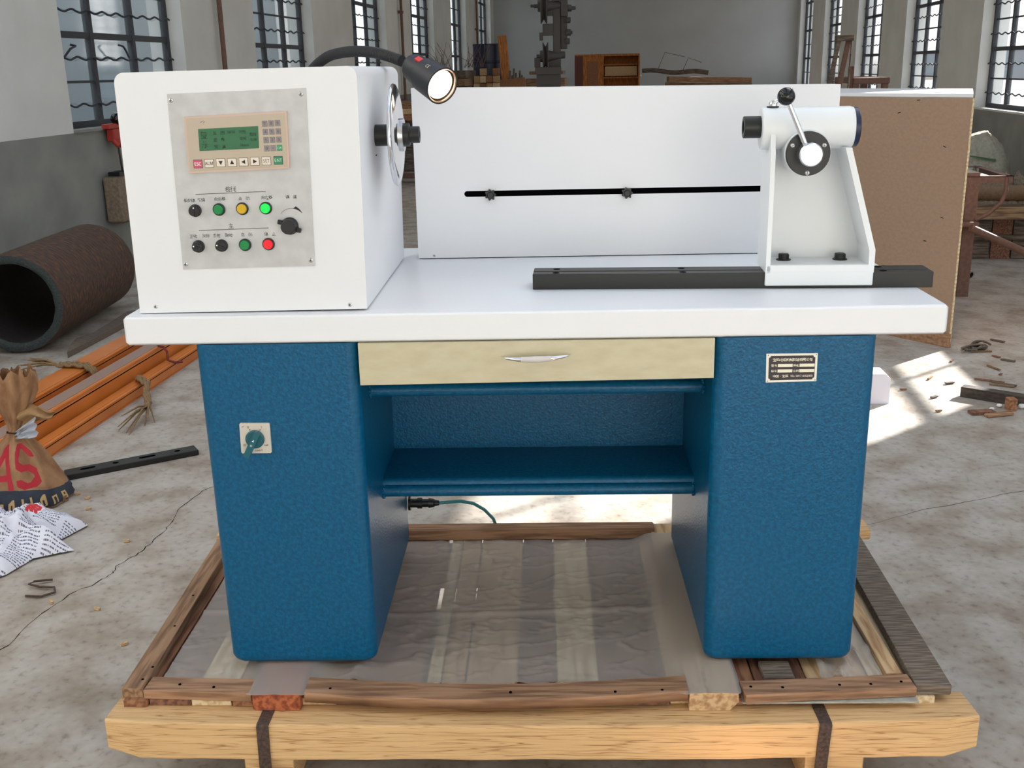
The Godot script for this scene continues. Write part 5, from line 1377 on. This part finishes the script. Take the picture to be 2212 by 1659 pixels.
# ---- far end
func build_far() -> void:
	# two drums, one on the other
	var dr := func(lb: String, at: Vector3, m: Material) -> void:
		var o := thing("oil_drum", lb, "drum", at, RB)
		part(o, "shell", MB.new().lathe(Vector3.ZERO, Vector3.UP, [[0, 0], [0, 0.285], [0.29, 0.285], [0.30, 0.295], [0.32, 0.295], [0.33, 0.285], [0.56, 0.285], [0.57, 0.295], [0.59, 0.295], [0.60, 0.285], [0.88, 0.285], [0.90, 0.292], [0.90, 0.275], [0.885, 0.27], [0.885, 0]], 40), m)
		part(o, "bung", MB.new().lathe(Vector3(0.15, 0.885, 0.1), Vector3.UP, [[0, 0.03], [0.015, 0.03], [0.015, 0]], 12), M.steel_dark)
	dr.call("pale drum underneath the dark blue drum at the far left", rp(-2.83, 0, 20.4), mat(rgb(176, 180, 186), 0.6))
	dr.call("dark blue oil drum standing on a pale drum at the far left", rp(-2.83, 0.90, 20.4), mat(rgb(18, 24, 52), 0.35))
	solo("leaning_board", MB.new().bar(rp(-2.35, 0, 19.9), rp(-2.53, 1.93, 20.1), 0.16, 0.03, 0.003, RB.z), M.cab_wood, "narrow brown board leaning upright beside the blue drum", "board")
	# stacked timbers with bark and twigs
	var st := thing("timber_stack", "stack of old timbers left of the drums at the far end", "timber", rp(-3.1, 0, 19.0), RB)
	for r in 10:
		for c in 2:
			part(st, "timber", MB.new().bx(-0.55 + c * 0.36 + 0.03 * (r % 2), -0.22 + c * 0.36, r * 0.135, r * 0.135 + 0.128, -0.6 - 0.05 * (c % 2), 0.5 + 0.06 * (r % 3), 0.008), [M.old_wood, M.grey_wood, M.brown_x][(r + c) % 3])
	var eg := thing("sawn_block_stack", "stack of pale sawn wood blocks in front of the drums", "wood stack", rp(-2.72, 0, 19.3), RB)
	for r in 11:
		for c in 4:
			if r == 10 and c % 2 == 0: continue
			part(eg, "block", MB.new().bx(-0.22 + c * 0.113, -0.112 + c * 0.113, r * 0.125, r * 0.125 + 0.119, -0.1, 0.04 + 0.02 * ((r + c) % 3), 0.006), [M.plank_a, M.plank_c, M.plank_b][(r * 2 + c) % 3])
	solo("box_panel", MB.new().bar(rp(-2.1, 0.0, 18.6), rp(-2.2, 1.19, 18.75), 0.44, 0.03, 0.004, RB.z), M.plank_b, "low brown panel leaning to the right of the sawn block stack", "panel")
	var bl := thing("bundled_rods", "loose bundle of grey slats leaning against the pale drum's right side", "slats", rp(-2.35, 0, 19.5), RB)
	for i in 8:
		part(bl, "slat", MB.new().bar(Vector3(-0.12 + 0.05 * i, 0, 0.1 + 0.01 * i), Vector3(-0.02 + 0.035 * i, 1.2 + 0.04 * ((i * 3) % 5), -0.1), 0.03, 0.01), M.grey_wood)
	var tr := thing("tray_stack", "dark flat trays stacked behind the low brown panel", "tray", rp(-1.75, 0, 20.5), RB)
	for i in 7:
		part(tr, "tray", MB.new().bx(-0.4 + 0.02 * (i % 2), 0.35, i * 0.17, i * 0.17 + 0.15, -0.3, 0.3, 0.01), M.grey_wood if i % 2 else M.old_wood)
	part(tr, "lid", MB.new().bx(-0.3, 0.32, 1.24, 1.30, -0.3, 0.32, 0.01), M.old_wood)
	# twigs
	for q in [[-3.4, 18.9, 1.30, "dry twigs sticking up above the stacked timbers, left of the pale sill"], [-2.95, 19.1, 1.34, "dry twigs sticking up between the stacked timbers and the blue drum"]]:
		var t := thing("dry_twigs", q[3], "twigs", rp(q[0], q[2] + 0.05, q[1]), RB)
		for i in 16:
			var a := Vector3(rng.randf_range(-0.2, 0.2), 0.0, rng.randf_range(-0.2, 0.2))
			var e := a + Vector3(rng.randf_range(-0.3, 0.3), rng.randf_range(0.15, 0.5), rng.randf_range(-0.1, 0.1))
			part(t, "twig", MB.new().tube([a, a.lerp(e, 0.5) + Vector3(0.03, 0.02, 0), e], [0.006, 0.004, 0.002], 4), M.brown_paint)
	# cupboard with one open door
	var cb := thing("wooden_cupboard", "orange-brown wooden cupboard with its right door open, against the far wall", "cupboard", rp(-0.78, 0, 25.2), RB)
	part(cb, "carcass", MB.new().bx(-0.74, -0.71, 0, 1.6, -0.5, 0.0, 0.004).bx(0.69, 0.72, 0, 1.62, -0.5, 0, 0.004).bx(-0.74, 0.72, 1.58, 1.63, -0.52, 0.02, 0.006).bx(-0.74, 0.72, 0.02, 0.08, -0.5, 0).bx(-0.74, 0.72, 0, 1.6, -0.5, -0.48).bx(-0.12, -0.08, 0.05, 1.6, -0.48, 0.0), M.cab_wood)
	part(cb, "shelf", MB.new().bx(-0.08, 0.69, 1.1, 1.13, -0.48, -0.03), M.cab_wood)
	part(cb, "drawer", MB.new().bx(-0.06, 0.67, 1.15, 1.36, -0.45, 0.0, 0.005), M.plank_a)
	part(cb, "shelf", MB.new().bx(-0.08, 0.69, 1.38, 1.41, -0.48, -0.03), M.cab_wood)
	var dd := part(cb, "door", MB.new().bx(-0.55, -0.12, 0.06, 0.16, 0, 0.03).bx(-0.55, -0.12, 1.48, 1.58, 0, 0.03).bx(-0.55, -0.46, 0.16, 1.48, 0, 0.03).bx(-0.21, -0.12, 0.16, 1.48, 0, 0.03), M.cab_wood)
	part(dd, "door_panel", MB.new().bx(-0.47, -0.2, 0.15, 1.49, 0.004, 0.016), M.plank_b)
	part(cb, "side_panel", MB.new().bx(-0.74, -0.55, 0.0, 1.6, -0.02, 0.02), mat(rgb(92, 40, 28), 0.5))
	var d2 := part(cb, "door", MB.new().bx(0.70, 0.73, 0.06, 1.58, 0.0, 0.42, 0.004), M.cab_wood)
	part(d2, "knob", MB.new().ball(Vector3(0.745, 1.15, 0.36), 0.03, 10), M.alu)
	# heap of boards, tubes and sacking right of the cupboard
	var hp := thing("board_heap", "heap of long brown boards right of the cupboard at the far end", "boards", rp(1.3, 0, 24.2), RB)
	for i in 9:
		part(hp, "board", MB.new().bar(Vector3(-1.15 + 0.05 * i, 0.07 + i * 0.125, 0.12 * (i % 3) - 0.1), Vector3(1.25 - 0.03 * i, 0.07 + i * 0.118, 0.1 * (i % 2)), 0.42, 0.11, 0.006), [M.plank_d, M.old_wood, M.brown_x][i % 3])
	var sc := []
	for i in 15: sc.append(rp(0.0 + 0.1 * i, 1.25 + 0.02 * sin(i * 0.7) - 0.004 * i, 23.9))
	solo("sacking_roll", MB.new().tube(sc, 0.05, 10), M.grey_wood, "grey-brown roll of sacking on top of the heap of boards", "sacking")
	for q in [[0.30, 1.2, 0.9, 1.62], [0.85, 1.22, 1.25, 1.5]]:
		solo("thin_wire", MB.new().tube([rp(q[0], q[1], 23.8), rp(lerpf(q[0], q[2], 0.3), q[3], 23.8), rp(q[2], q[3] - 0.1, 23.8)], 0.006, 5), M.grey_wood, "thin curved wire sticking up from the heap of boards, %s one" % ("left" if q[0] < 0.5 else "right"), "wire", Vector3.ZERO, Basis(), "wires on the board heap")
	# trestle and low bench near the right wall
	var t := thing("wooden_trestle", "dark brown wooden trestle with two slanting legs, in front of the right-hand windows", "trestle", rp(1.8, 0, 11.0), RB)
	part(t, "leg", MB.new().bar(Vector3(-0.165, 0, 0), Vector3(0.075, 1.57, 0), 0.04, 0.04, 0.003, Vector3.BACK), M.grey_wood)
	part(t, "leg", MB.new().bar(Vector3(-0.045, 0, -0.12), Vector3(0.175, 1.575, -0.05), 0.045, 0.04, 0.003, Vector3.BACK), M.brown_paint)
	part(t, "top_bar", MB.new().bx(0.045, 0.205, 1.535, 1.59, -0.1, 0.04, 0.003), M.grey_wood)
	part(t, "stay", MB.new().rod(Vector3(0.19, 1.55, 0.0), Vector3(0.175, 0.0, 0.0), 0.008, 8), M.grey_wood)
	var bn := thing("workbench", "low brown workbench by the right wall, beyond the tall hardboard crate", "bench", rp(2.2, 0, 11.3), RB)
	part(bn, "top", MB.new().bx(-0.13, 0.22, 1.13, 1.19, -1.0, 0.1, 0.01), M.brown_paint)
	part(bn, "back_post", MB.new().bx(-0.17, -0.12, 0, 1.30, 0.0, 0.05, 0.004), M.brown_paint)
	for q in [[-0.1, 0.05], [0.18, 0.05], [-0.1, -0.95], [0.18, -0.95]]:
		part(bn, "leg", MB.new().bx(q[0] - 0.03, q[0] + 0.03, 0, 1.14, q[1] - 0.03, q[1] + 0.03, 0.004), M.brown_paint)
	# slatted bench seen between cabinet and guard panel
	var cr := thing("plank_table", "rough plank table in shade, seen between the control cabinet and the white back panel", "table", rp(-2.85, 0, 13.3), RB)
	for i in 3:
		part(cr, "plank", MB.new().bx(-0.5, 0.5, 0.76 + i * 0.075, 0.83 + i * 0.075, 0.0, 0.05, 0.005), [M.plank_b, M.plank_a, M.plank_b][i])
	part(cr, "top", MB.new().bx(-0.5, 0.5, 0.95, 0.985, -0.7, 0.06, 0.004), M.old_wood)
	part(cr, "back_board", MB.new().bx(-0.5, 0.5, 0.1, 0.76, -0.35, -0.32), M.grey_wood)
	for q in [[-0.46, 0.0], [0.46, 0.0], [-0.46, -0.62], [0.46, -0.62]]:
		part(cr, "leg", MB.new().bx(q[0] - 0.04, q[0] + 0.04, 0, 0.95, q[1] - 0.04, q[1] + 0.04, 0.004), M.grey_wood)
	part(cr, "foot_rail", MB.new().bx(-0.5, 0.5, 0.06, 0.12, 0.0, 0.05), M.brown_paint)
	# boards leaning on the right wall beside the camera's view, in front of the nearest window
	for i in 3:
		solo("leaning_sheet", MB.new().bar(rp(3.45 + 0.06 * i, 0.0, 7.9), rp(3.80 + 0.025 * i, 1.70, 7.9), 2.5, 0.02, 0.003, RB.x), M.hardboard, "brown hardboard sheet leaning against the near right window, outside the picture", "board", Vector3.ZERO, Basis(), "sheets leaning on the right wall")
